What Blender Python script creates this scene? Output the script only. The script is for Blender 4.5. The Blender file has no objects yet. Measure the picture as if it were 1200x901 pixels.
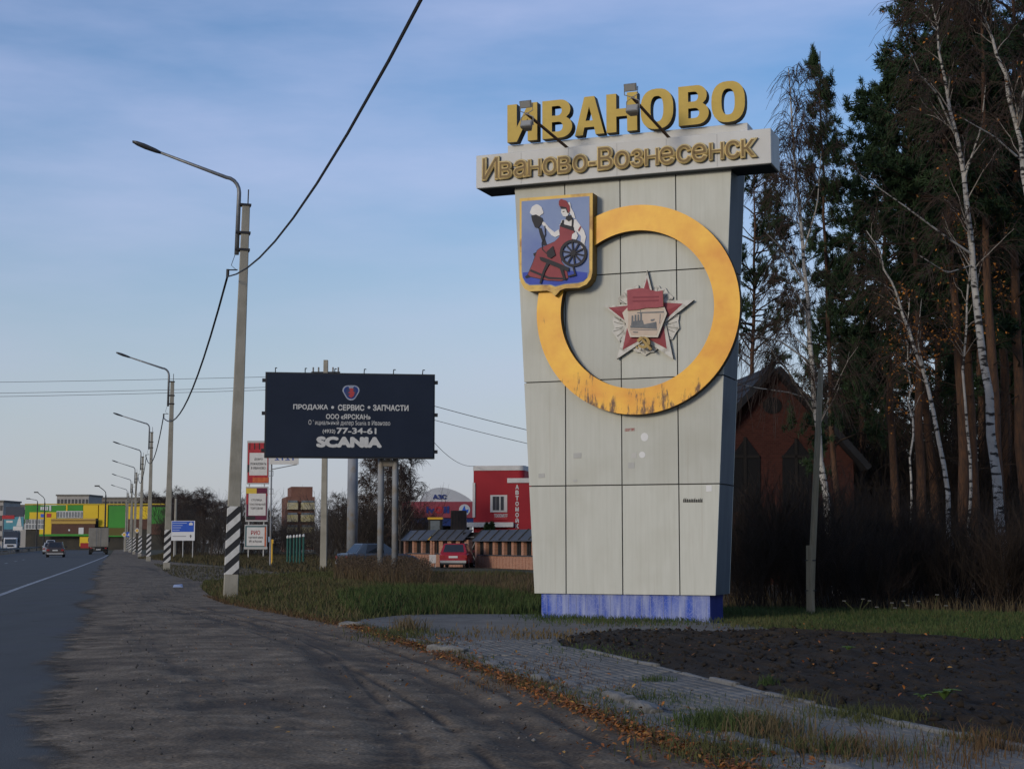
import bpy, bmesh, math, random
import numpy as np
from math import sin, cos, tan, atan, radians, pi
from mathutils import Vector, noise, Matrix

random.seed(7); rng = np.random.default_rng(7)
S = bpy.context.scene
COL = S.collection

# ------------------------------------------------------------------ camera, sky, sun, exposure
F = 1850.0; YH = 636.0; HC = 1.45            # focal length (px of a 1200 px wide frame), horizon row, eye height
TH = atan((YH - 450.5) / F)
cam = bpy.data.objects.new('camera', bpy.data.cameras.new('camera')); COL.objects.link(cam)
cam.location = (0, 0, HC); cam.rotation_euler = (pi / 2 + TH, 0, 0)
cam.data.sensor_width = 36; cam.data.lens = 36 * F / 1200; cam.data.clip_start = .1; cam.data.clip_end = 6000
S.camera = cam

SUN_EL = radians(13); SUN_FROM = Vector((-.66, -.75, 0)).normalized()      # low in the west, behind and left of the viewer
W = bpy.data.worlds.new('World'); S.world = W; W.use_nodes = True
nt = W.node_tree; nt.nodes.clear()
wo = nt.nodes.new('ShaderNodeOutputWorld'); bg = nt.nodes.new('ShaderNodeBackground')
sky = nt.nodes.new('ShaderNodeTexSky'); sky.sky_type = 'NISHITA'; sky.sun_disc = False
sky.sun_elevation = SUN_EL; sky.sun_rotation = math.atan2(SUN_FROM.x, SUN_FROM.y)
sky.air_density = 1.0; sky.dust_density = .5; sky.ozone_density = 1.6
tc = nt.nodes.new('ShaderNodeTexCoord'); mp = nt.nodes.new('ShaderNodeMapping'); mp.inputs['Scale'].default_value = (1.3, 1.0, 5.5)
mp.inputs['Rotation'].default_value = (.12, .25, .3)
nz = nt.nodes.new('ShaderNodeTexNoise'); nz.inputs['Scale'].default_value = 2.1; nz.inputs['Detail'].default_value = 6; nz.inputs['Roughness'].default_value = .55
rp = nt.nodes.new('ShaderNodeValToRGB'); rp.color_ramp.elements[0].position = .40; rp.color_ramp.elements[1].position = .72
rp.color_ramp.elements[0].color = (0, 0, 0, 1); rp.color_ramp.elements[1].color = (.46, .46, .46, 1)
mx = nt.nodes.new('ShaderNodeMix'); mx.data_type = 'RGBA'; mx.inputs['B'].default_value = (5.0, 5.6, 6.9, 1)
hs = nt.nodes.new('ShaderNodeHueSaturation'); hs.inputs['Saturation'].default_value = 1.22; hs.inputs['Value'].default_value = 1.12
L = nt.links.new
L(tc.outputs['Generated'], mp.inputs['Vector']); L(mp.outputs['Vector'], nz.inputs['Vector']); L(nz.outputs['Fac'], rp.inputs['Fac'])
L(sky.outputs['Color'], hs.inputs['Color']); L(hs.outputs['Color'], mx.inputs['A']); L(rp.outputs['Color'], mx.inputs['Factor'])
hz = nt.nodes.new('ShaderNodeMix'); hz.data_type = 'RGBA'; hz.inputs['B'].default_value = (3.65, 4.0, 4.75, 1)      # thin haze low over the whole horizon
sz = nt.nodes.new('ShaderNodeSeparateXYZ'); mr = nt.nodes.new('ShaderNodeMapRange'); mr.interpolation_type = 'SMOOTHSTEP'
mr.inputs[1].default_value = -.02; mr.inputs[2].default_value = .30; mr.inputs[3].default_value = .85; mr.inputs[4].default_value = 0
L(tc.outputs['Generated'], sz.inputs[0]); L(sz.outputs['Z'], mr.inputs[0]); L(mr.outputs[0], hz.inputs['Factor'])
tn = nt.nodes.new('ShaderNodeMix'); tn.data_type = 'RGBA'; tn.blend_type = 'MULTIPLY'; tn.inputs['Factor'].default_value = 1; tn.inputs['B'].default_value = (1.07, 1.02, 1.18, 1)     # the faint violet cast of the evening sky
L(mx.outputs['Result'], tn.inputs['A']); L(tn.outputs['Result'], hz.inputs['A']); L(hz.outputs['Result'], bg.inputs['Color']); L(bg.outputs['Background'], wo.inputs['Surface'])
bg.inputs['Strength'].default_value = .115
sd = bpy.data.lights.new('sun', 'SUN'); sd.energy = 1.5; sd.angle = radians(12); sd.color = (1, .90, .75)
so = bpy.data.objects.new('sun', sd); COL.objects.link(so)
so.rotation_euler = (-(SUN_FROM * cos(SUN_EL) + Vector((0, 0, sin(SUN_EL))))).to_track_quat('-Z', 'Y').to_euler()
so.location = (-60, -60, 40)
S.view_settings.view_transform = 'Standard'; S.view_settings.look = 'None'; S.view_settings.exposure = 0; S.view_settings.gamma = 1
S.view_settings.use_curve_mapping = False
S.render.engine = 'CYCLES'; S.cycles.max_bounces = 5; S.cycles.transparent_max_bounces = 8

# ------------------------------------------------------------------ helpers: photo geometry
def ray(px, py):
    x = (px - 600) / F; y = (450.5 - py) / F
    return (x, cos(TH) - y * sin(TH), sin(TH) + y * cos(TH))
def G(px, py, z=0.0):                        # point on the ground
    r = ray(px, py); t = (z - HC) / r[2]; return Vector((r[0] * t, r[1] * t, z))
def at(px, py, Y):                           # point at a known distance
    r = ray(px, py); t = Y / r[1]; return Vector((r[0] * t, Y, HC + r[2] * t))
class Frame:                                 # a facade: x along it, y into it, z up; a > 0 means its right end is nearer
    def __init__(s, o, deg): s.o = Vector(o); s.a = radians(deg)
    def pl(s, px, py, w=0.0):
        c, n = cos(s.a), sin(s.a); d = ray(px, py)
        lo = lambda v: (v[0] * c - v[1] * n, v[0] * n + v[1] * c, v[2])
        C = lo((-s.o.x, -s.o.y, HC - s.o.z)); D = lo(d); t = (-w - C[1]) / D[1]
        return (C[0] + t * D[0], C[2] + t * D[2])
    def rect(s, x0, y0, x1, y1, w=0.0):      # pixel box -> local x0,x1,z0,z1
        a = s.pl(x0, y1, w); b = s.pl(x1, y0, w); return a[0], b[0], a[1], b[1]

# ------------------------------------------------------------------ helpers: materials
MATS = {}
def M(name, c1, c2=None, scale=4, rough=.85, bump=0, bscale=40, metal=0, spec=.3, detail=5, stretch=(1, 1, 1), lo=.35, hi=.65, c3=None, scale3=1, emit=None):
    if name in MATS: return MATS[name]
    m = bpy.data.materials.new(name); m.use_nodes = True; t = m.node_tree; b = t.nodes['Principled BSDF']
    b.inputs['Roughness'].default_value = rough; b.inputs['Metallic'].default_value = metal; b.inputs['Specular IOR Level'].default_value = spec
    b.inputs['Base Color'].default_value = (*c1, 1)
    tx = t.nodes.new('ShaderNodeTexCoord'); mpp = t.nodes.new('ShaderNodeMapping'); mpp.inputs['Scale'].default_value = stretch
    t.links.new(tx.outputs['Object'], mpp.inputs['Vector'])
    if c2 is not None:
        n = t.nodes.new('ShaderNodeTexNoise'); n.inputs['Scale'].default_value = scale; n.inputs['Detail'].default_value = detail; n.inputs['Roughness'].default_value = .6
        r = t.nodes.new('ShaderNodeValToRGB'); r.color_ramp.elements[0].position = lo; r.color_ramp.elements[1].position = hi
        r.color_ramp.elements[0].color = (*c1, 1); r.color_ramp.elements[1].color = (*c2, 1)
        t.links.new(mpp.outputs['Vector'], n.inputs['Vector']); t.links.new(n.outputs['Fac'], r.inputs['Fac'])
        out = r.outputs['Color']
        if c3 is not None:
            n3 = t.nodes.new('ShaderNodeTexNoise'); n3.inputs['Scale'].default_value = scale3; n3.inputs['Detail'].default_value = 4
            r3 = t.nodes.new('ShaderNodeValToRGB'); r3.color_ramp.elements[0].position = .5; r3.color_ramp.elements[1].position = .68
            t.links.new(tx.outputs['Object'], n3.inputs['Vector']); t.links.new(n3.outputs['Fac'], r3.inputs['Fac'])
            k = t.nodes.new('ShaderNodeMix'); k.data_type = 'RGBA'; k.inputs['B'].default_value = (*c3, 1)
            t.links.new(r3.outputs['Color'], k.inputs['Factor']); t.links.new(out, k.inputs['A']); out = k.outputs['Result']
        t.links.new(out, b.inputs['Base Color'])
    if bump:
        n2 = t.nodes.new('ShaderNodeTexNoise'); n2.inputs['Scale'].default_value = bscale; n2.inputs['Detail'].default_value = 4
        bp = t.nodes.new('ShaderNodeBump'); bp.inputs['Strength'].default_value = bump; bp.inputs['Distance'].default_value = .02
        t.links.new(mpp.outputs['Vector'], n2.inputs['Vector']); t.links.new(n2.outputs['Fac'], bp.inputs['Height']); t.links.new(bp.outputs['Normal'], b.inputs['Normal'])
    if emit: b.inputs['Emission Color'].default_value = (*emit[0], 1); b.inputs['Emission Strength'].default_value = emit[1]
    MATS[name] = m; return m
def nodes(m): return m.node_tree, m.node_tree.nodes['Principled BSDF']

# ------------------------------------------------------------------ helpers: meshes and objects
class MB:
    def __init__(s): s.v = []; s.f = []; s.m = []
    def add(s, vs, fs, mi=0):
        o = len(s.v); s.v += [tuple(v) for v in vs]
        for f in fs: s.f.append([i + o for i in f]); s.m.append(mi)
        return s
    def box(s, x0, x1, y0, y1, z0, z1, mi=0):
        return s.add([(x0, y0, z0), (x1, y0, z0), (x1, y1, z0), (x0, y1, z0), (x0, y0, z1), (x1, y0, z1), (x1, y1, z1), (x0, y1, z1)],
              [(3, 2, 1, 0), (4, 5, 6, 7), (0, 1, 5, 4), (1, 2, 6, 5), (2, 3, 7, 6), (3, 0, 4, 7)], mi)
    def slab(s, poly, y0, y1, mi=0, ms=None):       # polygon in (x,z) given depth from y0 (front) to y1
        a = sum(poly[i][0] * poly[(i + 1) % len(poly)][1] - poly[(i + 1) % len(poly)][0] * poly[i][1] for i in range(len(poly)))
        if a < 0: poly = poly[::-1]
        n = len(poly); vs = [(x, y0, z) for x, z in poly] + [(x, y1, z) for x, z in poly]
        s.add(vs, [list(range(n))], mi)
        o = len(s.v) - 2 * n; ms = mi if ms is None else ms
        s.f.append([o + n + i for i in range(n)][::-1]); s.m.append(ms)
        for i in range(n): s.f.append([o + i, o + n + i, o + n + (i + 1) % n, o + (i + 1) % n]); s.m.append(ms)
        return s
    def tube(s, path, rad, n=8, mi=0, cap=True):
        P = [Vector(p) for p in path]; R = rad if isinstance(rad, (list, tuple)) else [rad] * len(P); o = len(s.v)
        for i, p in enumerate(P):
            t = (P[min(i + 1, len(P) - 1)] - P[max(i - 1, 0)]).normalized()
            ref = Vector((0, 0, 1)) if abs(t.z) < .9 else Vector((1, 0, 0))
            a = t.cross(ref).normalized(); b = t.cross(a)
            for k in range(n):
                q = p + R[i] * (cos(2 * pi * k / n) * a + sin(2 * pi * k / n) * b); s.v.append(tuple(q))
        for i in range(len(P) - 1):
            for k in range(n):
                s.f.append([o + i * n + k, o + i * n + (k + 1) % n, o + (i + 1) * n + (k + 1) % n, o + (i + 1) * n + k]); s.m.append(mi)
        if cap:
            s.f.append([o + k for k in range(n)][::-1]); s.m.append(mi); s.f.append([o + (len(P) - 1) * n + k for k in range(n)]); s.m.append(mi)
        return s
    def hull(s, rings, mi=0):                        # loft through rings of equal length
        o = len(s.v); n = len(rings[0])
        for r in rings: s.v += [tuple(p) for p in r]
        for i in range(len(rings) - 1):
            for k in range(n): s.f.append([o + i * n + k, o + i * n + (k + 1) % n, o + (i + 1) * n + (k + 1) % n, o + (i + 1) * n + k]); s.m.append(mi)
        s.f.append([o + k for k in range(n)][::-1]); s.m.append(mi); s.f.append([o + (len(rings) - 1) * n + k for k in range(n)]); s.m.append(mi)
        return s
    def mesh(s, name, mats, smooth=False, bevel=0, seg=1):
        me = bpy.data.meshes.new(name); me.from_pydata(s.v, [], s.f)
        for mt in (mats if isinstance(mats, (list, tuple)) else [mats]): me.materials.append(mt)
        me.polygons.foreach_set('material_index', s.m)
        if bevel:
            bm = bmesh.new(); bm.from_mesh(me); bmesh.ops.recalc_face_normals(bm, faces=bm.faces)
            bmesh.ops.bevel(bm, geom=[e for e in bm.edges if len(e.link_faces) == 2 and e.calc_face_angle(0) > .5], offset=bevel, segments=seg, affect='EDGES', clamp_overlap=True)
            bm.to_mesh(me); bm.free()
        if smooth: me.polygons.foreach_set('use_smooth', [True] * len(me.polygons))
        me.update(); return me
    def build(s, name, mats, parent=None, smooth=False, bevel=0, seg=1, label=None):
        return link(name, s.mesh(name, mats, smooth, bevel, seg), parent, label)
def link(name, me, parent=None, label=None):
    o = bpy.data.objects.new(name, me); COL.objects.link(o); o.parent = parent
    if label: o['label'] = label
    return o
def tag(o, label, cat, group=None):
    o['label'] = label; o['category'] = cat
    if group: o['group'] = group
    return o
def thing(name, label, cat, loc=(0, 0, 0), rz=0, group=None):
    o = bpy.data.objects.new(name, None); COL.objects.link(o); o.location = loc; o.rotation_euler = (0, 0, rz); o.empty_display_size = .3
    return tag(o, label, cat, group)
def struct(o): o['kind'] = 'structure'; return o
def stuff(o, label=None, cat=None):
    o['kind'] = 'stuff'
    if label: o['label'] = label; o['category'] = cat
    return o
def dup(src, loc=None, rz=None, label=None, group=None, scale=None):
    def rec(a, par):
        c = a.copy(); COL.objects.link(c); c.parent = par
        for ch in a.children: rec(ch, c)
        return c
    r = rec(src, None)
    if loc is not None: r.location = loc
    if rz is not None: r.rotation_euler.z = rz
    if scale: r.scale = scale if isinstance(scale, tuple) else (scale,) * 3
    if label: r['label'] = label
    if group: r['group'] = group
    return r
def text_mesh(body, size, depth, mats, fat=0.0, sx=1.0, align='CENTER', side=None, shear=0, mirror=False, spacing=1.0):
    cu = bpy.data.curves.new('lettering', 'FONT'); cu.body = body; cu.size = size; cu.extrude = depth / 2; cu.bevel_depth = fat * size; cu.bevel_resolution = 0; cu.align_x = align; cu.shear = shear
    cu.resolution_u = 4; cu.space_character = spacing
    o = bpy.data.objects.new('t', cu); COL.objects.link(o)
    dg = bpy.context.evaluated_depsgraph_get(); dg.update(); me = bpy.data.meshes.new_from_object(o.evaluated_get(dg))
    bpy.data.objects.remove(o); bpy.data.curves.remove(cu)
    co = np.empty(len(me.vertices) * 3); me.vertices.foreach_get('co', co); co = co.reshape(-1, 3)
    out = np.stack([co[:, 0] * sx * (-1 if mirror else 1), -co[:, 2], co[:, 1]], 1)          # stand it up, facing -y
    me.vertices.foreach_set('co', out.ravel().astype(np.float32)); me.materials.clear()
    for mt in (mats if isinstance(mats, (list, tuple)) else [mats]): me.materials.append(mt)
    me.update()
    if len(me.materials) > 1:
        for p in me.polygons: p.material_index = 0 if p.normal.y < -.7 else 1
    else: me.polygons.foreach_set('material_index', [0] * len(me.polygons))
    return me, out
def lettering(name, body, x, y, z, size, mat, parent, depth=.006, fat=0.0, sx=1.0, label=None, width=None, mirror=False, height=None):
    me, co = text_mesh(body, size, 0, mat, 0, sx, mirror=mirror)             # flat print; bold faces are thin layers side by side
    if fat:
        nv = len(me.vertices); fs = [list(p.vertices) for p in me.polygons]; sh = [(0, 0)] + [(fat * cos(q * pi / 4), fat * sin(q * pi / 4)) for q in range(8)]
        V = np.concatenate([co + np.array([dx, -.0007 * i, dz]) for i, (dx, dz) in enumerate(sh)]); FF = [[v + i * nv for v in f] for i in range(len(sh)) for f in fs]
        bpy.data.meshes.remove(me); me = bpy.data.meshes.new(name); me.from_pydata([tuple(v) for v in V], [], FF); me.materials.append(mat); me.update(); co = V
    k = 1.0
    if width: k = width / (co[:, 0].max() - co[:, 0].min())
    kz = k if height is None else height / (co[:, 2].max() - co[:, 2].min())
    cx = (co[:, 0].max() + co[:, 0].min()) / 2; cz = (co[:, 2].max() + co[:, 2].min()) / 2
    o = link(name, me, parent, label); o.location = (x - cx * k, y, z - cz * kz); o.scale = (k, 1, kz); return o

class NB:                                            # organic stuff: only triangles, vectorised
    def __init__(s): s.V = []; s.T = []; s.m = []; s.n = 0
    def tris(s, V, mi=0):                            # (N,3,3)
        N = len(V)
        if N == 0: return
        s.V.append(V.reshape(-1, 3)); s.T.append(np.arange(N * 3).reshape(-1, 3) + s.n); s.m.append(np.full(N, mi) if np.isscalar(mi) else mi); s.n += N * 3
    def raw(s, V, T, mi=0):
        s.V.append(V); s.T.append(T + s.n); s.m.append(np.full(len(T), mi) if np.isscalar(mi) else mi); s.n += len(V)
    def tubes(s, P, R, n=3, mi=0):                   # P (T,k,3) R (T,k)
        T, k, _ = P.shape; t = np.gradient(P, axis=1); t /= np.linalg.norm(t, axis=2, keepdims=True) + 1e-9
        ref = np.where(np.abs(t[..., 2:3]) < .9, np.array([0, 0, 1.]), np.array([1., 0, 0]))
        a = np.cross(t, ref); a /= np.linalg.norm(a, axis=2, keepdims=True) + 1e-9; b = np.cross(t, a)
        an = np.arange(n) * 2 * pi / n
        V = P[:, :, None, :] + R[:, :, None, None] * (np.cos(an)[None, None, :, None] * a[:, :, None, :] + np.sin(an)[None, None, :, None] * b[:, :, None, :])
        i, j = np.meshgrid(np.arange(k - 1), np.arange(n), indexing='ij'); i = i.ravel(); j = j.ravel(); j2 = (j + 1) % n
        q = np.concatenate([np.stack([i * n + j, i * n + j2, (i + 1) * n + j2], 1), np.stack([i * n + j, (i + 1) * n + j2, (i + 1) * n + j], 1)])
        q = (q[None] + (np.arange(T) * k * n)[:, None, None]).reshape(-1, 3)
        s.raw(V.reshape(-1, 3), q, mi)
    def arrays(s): return np.concatenate(s.V), np.concatenate(s.T), np.concatenate(s.m)
    def mesh(s, name, mats, smooth=False):
        V, T, m = s.arrays(); me = bpy.data.meshes.new(name)
        me.vertices.add(len(V)); me.vertices.foreach_set('co', V.astype(np.float32).ravel())
        me.loops.add(len(T) * 3); me.loops.foreach_set('vertex_index', T.astype(np.int32).ravel())
        me.polygons.add(len(T)); me.polygons.foreach_set('loop_start', np.arange(len(T), dtype=np.int32) * 3)
        for mt in (mats if isinstance(mats, (list, tuple)) else [mats]): me.materials.append(mt)
        me.polygons.foreach_set('material_index', m.astype(np.int32))
        if smooth: me.polygons.foreach_set('use_smooth', np.ones(len(T), bool))
        me.update(); me.validate(); return me
    def build(s, name, mats, parent=None, smooth=False): return link(name, s.mesh(name, mats, smooth), parent)
def unit(v): return v / (np.linalg.norm(v, axis=-1, keepdims=True) + 1e-9)
def sample(P, idx, t):                               # points and tangents on paths
    k = P.shape[1]; x = t * (k - 1); i = np.clip(np.floor(x).astype(int), 0, k - 2); f = (x - i)[:, None]
    a = P[idx, i]; b = P[idx, i + 1]; return a + (b - a) * f, unit(b - a)
def grow(P, n, t0, t1, length, ang, droop, k, wig=.05, up=0.0, tpow=1.0):   # n children for every path
    T = len(P); idx = np.repeat(np.arange(T), n); t = t0 + (t1 - t0) * rng.random(T * n) ** tpow
    p, tg = sample(P, idx, t); rv = rng.normal(size=(T * n, 3)); pr = unit(rv - (rv * tg).sum(1, keepdims=True) * tg)
    an = ang * (.7 + .6 * rng.random(T * n))[:, None]; d = unit(tg * np.cos(an) + pr * np.sin(an) + np.array([0, 0, up]))
    Ln = (length(t) if callable(length) else np.full(T * n, length)) * (.6 + .7 * rng.random(T * n)); s = np.linspace(0, 1, k)
    Q = p[:, None] + d[:, None] * (Ln[:, None] * s)[..., None]
    Q[..., 2] -= droop * Ln[:, None] * s ** 2
    w = np.cumsum(rng.normal(size=(T * n, k, 3)) * wig, axis=1) * Ln[:, None, None] / k ** .5; w -= w[:, :1]
    return Q + w, Ln, t
def taper(T, k, r0, r1): return np.broadcast_to(np.linspace(1, 0, k)[None], (T, k)) * (np.asarray(r0).reshape(-1, 1) - r1) + r1
def inpoly(x, y, poly):
    c = np.zeros(len(x), bool); n = len(poly)
    for i in range(n):
        x1, y1 = poly[i][:2]; x2, y2 = poly[(i + 1) % n][:2]
        with np.errstate(divide='ignore', invalid='ignore'):
            c ^= ((y1 > y) != (y2 > y)) & (x < (x2 - x1) * (y - y1) / (y2 - y1 + 1e-12) + x1)
    return c
def scatter(poly, n):                                # n random points inside a ground polygon
    q = np.array([p[:2] for p in poly]); lo = q.min(0); hi = q.max(0); out = np.zeros((0, 2))
    while len(out) < n:
        c = lo + (hi - lo) * rng.random((n * 2, 2)); out = np.concatenate([out, c[inpoly(c[:, 0], c[:, 1], poly)]])
    return out[:n]
def gpoly(pts): return [tuple(G(*p)) for p in pts]
def blades(pts, h, w, lean=.35, mi=0, z=0.0):        # one bent blade (2 triangles) for every point
    N = len(pts); b = np.zeros((N, 3)); b[:, :2] = pts; b[:, 2] = z
    hh = h * (.5 + .8 * rng.random(N)); an = rng.random(N) * 2 * pi; sd = np.stack([np.cos(an), np.sin(an), np.zeros(N)], 1) * (w * (.6 + .8 * rng.random(N)))[:, None] / 2
    la = rng.random(N) * 2 * pi; ld = np.stack([np.cos(la), np.sin(la), np.zeros(N)], 1) * (hh * lean * rng.random(N))[:, None]
    m = b + ld * .35; m[:, 2] += hh * .6; t = b + ld; t[:, 2] += hh
    return np.concatenate([np.stack([b - sd, b + sd, m + sd * .7], 1), np.stack([b - sd, m + sd * .7, m - sd * .7], 1), np.stack([m - sd * .7, m + sd * .7, t], 1)])

# ------------------------------------------------------------------ the setting: ground, road, shoulder, path, soil bed
RA = radians(14.25); RD = np.array([-sin(RA), cos(RA)]); RR = np.array([cos(RA), sin(RA)])
def road(s, t, z=0.0): return (s * RD[0] + t * RR[0], s * RD[1] + t * RR[1], z)

m_ground = M('ground_rough_grass', (.050, .046, .026), (.085, .070, .036), scale=.35, rough=1, bump=.8, bscale=6, c3=(.045, .055, .022), scale3=.09)
mb = MB(); n = 24; ext = [-2500, -700, -250, -100, -50, -25, 0, 12, 25, 38, 50, 75, 110, 160, 250, 400, 700, 1400, 4500]
ex = [-3000, -900, -300, -120, -60, -30, -15, 0, 15, 30, 60, 120, 300, 900, 3000]
for j, y in enumerate(ext):
    for i, x in enumerate(ex): mb.v.append((x, y, -.02))
for j in range(len(ext) - 1):
    for i in range(len(ex) - 1):
        a = j * len(ex) + i; mb.f.append([a, a + 1, a + 1 + len(ex), a + len(ex)]); mb.m.append(0)
struct(mb.build('ground', m_ground))

m_asph = M('asphalt', (.064, .065, .060), (.088, .089, .083), scale=1.2, rough=.88, bump=.35, bscale=120, stretch=(1, .25, 1), lo=.3, hi=.7, c3=(.075, .076, .078), scale3=.5)
road_o = MB().add([road(-60, -12.6, -.004), road(-60, -.19, -.004), road(900, -.19, -.004), road(900, -12.6, -.004)], [(0, 1, 2, 3)]).build('road', m_asph); struct(road_o)
far_o = MB().add([road(-60, -26, -.004), road(-60, -14.2, -.004), road(900, -14.2, -.004), road(900, -26, -.004)], [(0, 1, 2, 3)]).build('opposite_carriageway', m_asph); struct(far_o)
# worn white edge line
m_line = M('worn_road_paint', (.40, .41, .41), (.11, .115, .12), scale=3, rough=.8, lo=.45, hi=.68)
mb = MB(); pts = [(-200, 767), (-80, 726), (0, 697), (30, 686), (60, 675.5), (80, 668.5), (97, 662.3), (111, 657), (121, 653), (127, 650)]
prev = None
for p in pts:
    g = G(*p); k = len(mb.v); mb.v += [(g.x - .085 * RR[0], g.y - .085 * RR[1], .001), (g.x + .085 * RR[0], g.y + .085 * RR[1], .001)]
    if k: mb.f.append([k - 2, k - 1, k + 1, k]); mb.m.append(0)
tag(mb.build('edge_line', m_line), 'worn white line painted along the asphalt road', 'road marking')
for i in range(9):
    s = 46 + i * 12; mb = MB(); mb.add([road(s, -7.2, .0005), road(s, -7.05, .0005), road(s + 3, -7.05, .0005), road(s + 3, -7.2, .0005)], [(0, 1, 2, 3)])
    o = mb.build('lane_dash', m_line); tag(o, 'faint lane dash in the middle of the road', 'road marking', 'lane dashes down the road')

def strip(name, rows, ncol, nrow, zf, mat, attrs=None, ease=1.0):
    """sheet between left and right outline given as (row, left, right) in the photo, laid on the ground"""
    R = np.array(rows, float); py = R[0, 0] + (R[-1, 0] - R[0, 0]) * np.linspace(0, 1, nrow) ** ease
    xl = np.interp(py, R[:, 0], R[:, 1]); xr = np.interp(py, R[:, 0], R[:, 2]); u = np.linspace(0, 1, ncol)
    X = xl[:, None] + (xr - xl)[:, None] * u; Y = np.repeat(py[:, None], ncol, 1)
    rx = (X - 600) / F; ry = (450.5 - Y) / F; dy = cos(TH) - ry * sin(TH); dz = sin(TH) + ry * cos(TH); t = -HC / dz
    P = np.stack([rx * t, dy * t, np.zeros_like(t)], -1).reshape(-1, 3); U = np.tile(u, nrow)
    P[:, 2] = zf(P, U)
    i, j = np.meshgrid(np.arange(nrow - 1), np.arange(ncol - 1), indexing='ij'); a = (i * ncol + j).ravel()
    T = np.concatenate([np.stack([a, a + ncol, a + ncol + 1], 1), np.stack([a, a + ncol + 1, a + 1], 1)])
    nb = NB(); nb.raw(P, T); me = nb.mesh(name, mat, smooth=True)
    for k, fn in (attrs or {}).items():
        at_ = me.attributes.new(k, 'FLOAT', 'POINT'); at_.data.foreach_set('value', fn(P, U).astype(np.float32))
    return link(name, me), P
def nse(P, s, seed=0.0): return np.array([noise.noise(Vector((p[0] * s + seed, p[1] * s + seed * .7, seed))) for p in P])
def curve_d(P, px):                                   # distance of points to a tyre track
    q = np.array([tuple(G(*p))[:2] for p in px]); d = np.full(len(P), 1e9)
    for a, b in zip(q[:-1], q[1:]):
        ab = b - a; t = np.clip(((P[:, :2] - a) @ ab) / (ab @ ab), 0, 1); d = np.minimum(d, np.linalg.norm(P[:, :2] - (a + t[:, None] * ab), axis=1))
    return d
TRK = [([(196, 717), (250, 727), (317, 744), (375, 773), (417, 819), (454, 857), (467, 890), (470, 960)], .17), ([(203, 713), (262, 724), (330, 741), (392, 771), (436, 818), (474, 857), (490, 890), (495, 960)], .06),
       ([(300, 735), (380, 758), (450, 787), (520, 820), (576, 855), (625, 893), (680, 960)], .20), ([(330, 738), (405, 760), (478, 790), (548, 822), (608, 857), (660, 893), (720, 960)], .12), ([(290, 742), (362, 764), (428, 796), (494, 835), (545, 873), (580, 905), (620, 960)], .05),
       ([(104, 700), (125, 709), (175, 707), (208, 692), (222, 684)], .5), ([(140, 735), (190, 762), (225, 800), (240, 840)], .35), ([(300, 800), (330, 830), (345, 870)], .28), ([(390, 805), (470, 815), (520, 835)], .22),
       ([(120, 668), (170, 664), (205, 676), (240, 676)], .9), ([(240, 715), (330, 733), (430, 757), (540, 795), (640, 842), (760, 905)], .07)]
_rut = {}
def rut(P, U=None):
    k = len(P)
    if k not in _rut:
        r = np.zeros(k); n1 = nse(P, 1.3, 3.1); n2 = nse(P, 5.0, 9.0)
        for px, w in TRK: d = curve_d(P, px); r = np.maximum(r, np.exp(-(d / w) ** 2) * np.clip((.85 if w < .21 else .32) + n1 * 1.1 + n2 * .8, 0, 1))
        _rut[k] = r
    return _rut[k]
DIRT = [(644, 134, 146), (650, 130, 170), (660, 118, 205), (668, 108, 300), (674, 100, 336), (678, 96, 300), (682, 92, 238), (692, 80, 236), (700, 70, 246), (710, 58, 285), (722, 44, 345), (735, 28, 402),
        (750, 10, 447), (775, -20, 522), (805, -55, 604), (850, -110, 706), (901, -170, 840), (1000, -290, 1065), (1200, -520, 1520), (1700, -1100, 2700)]
m_dirt = M('dirt', (.118, .086, .054), (.262, .200, .132), scale=2.2, rough=1, bump=.5, bscale=14, lo=.36, hi=.66, c3=(.082, .060, .040), scale3=.7)
t, b = nodes(m_dirt)
ar = t.nodes.new('ShaderNodeAttribute'); ar.attribute_name = 'rut'; k = t.nodes.new('ShaderNodeMix'); k.data_type = 'RGBA'; k.inputs['B'].default_value = (.052, .040, .030, 1)
src = b.inputs['Base Color'].links[0].from_socket; t.links.new(src, k.inputs['A']); rf = t.nodes.new('ShaderNodeMath'); rf.operation = 'MULTIPLY'; rf.inputs[1].default_value = .85; t.links.new(ar.outputs['Fac'], rf.inputs[0]); t.links.new(rf.outputs[0], k.inputs['Factor'])
ng = t.nodes.new('ShaderNodeTexNoise'); ng.inputs['Scale'].default_value = 38; ng.inputs['Detail'].default_value = 3
rg = t.nodes.new('ShaderNodeValToRGB'); rg.color_ramp.elements[0].position = .35; rg.color_ramp.elements[1].position = .7; rg.color_ramp.elements[0].color = (.5, .5, .5, 1); rg.color_ramp.elements[1].color = (1.4, 1.4, 1.38, 1)
mul = t.nodes.new('ShaderNodeMix'); mul.data_type = 'RGBA'; mul.blend_type = 'MULTIPLY'; mul.inputs['Factor'].default_value = 1
tco = t.nodes.new('ShaderNodeTexCoord'); t.links.new(tco.outputs['Object'], ng.inputs['Vector']); t.links.new(ng.outputs['Fac'], rg.inputs['Fac'])
t.links.new(k.outputs['Result'], mul.inputs['A']); t.links.new(rg.outputs['Color'], mul.inputs['B']); t.links.new(mul.outputs['Result'], b.inputs['Base Color'])
ed = t.nodes.new('ShaderNodeAttribute'); ed.attribute_name = 'edge'; n4 = t.nodes.new('ShaderNodeTexNoise'); n4.inputs['Scale'].default_value = 2.2; n4.inputs['Detail'].default_value = 7; n4.inputs['Roughness'].default_value = .65
t.links.new(tco.outputs['Object'], n4.inputs['Vector'])
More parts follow.
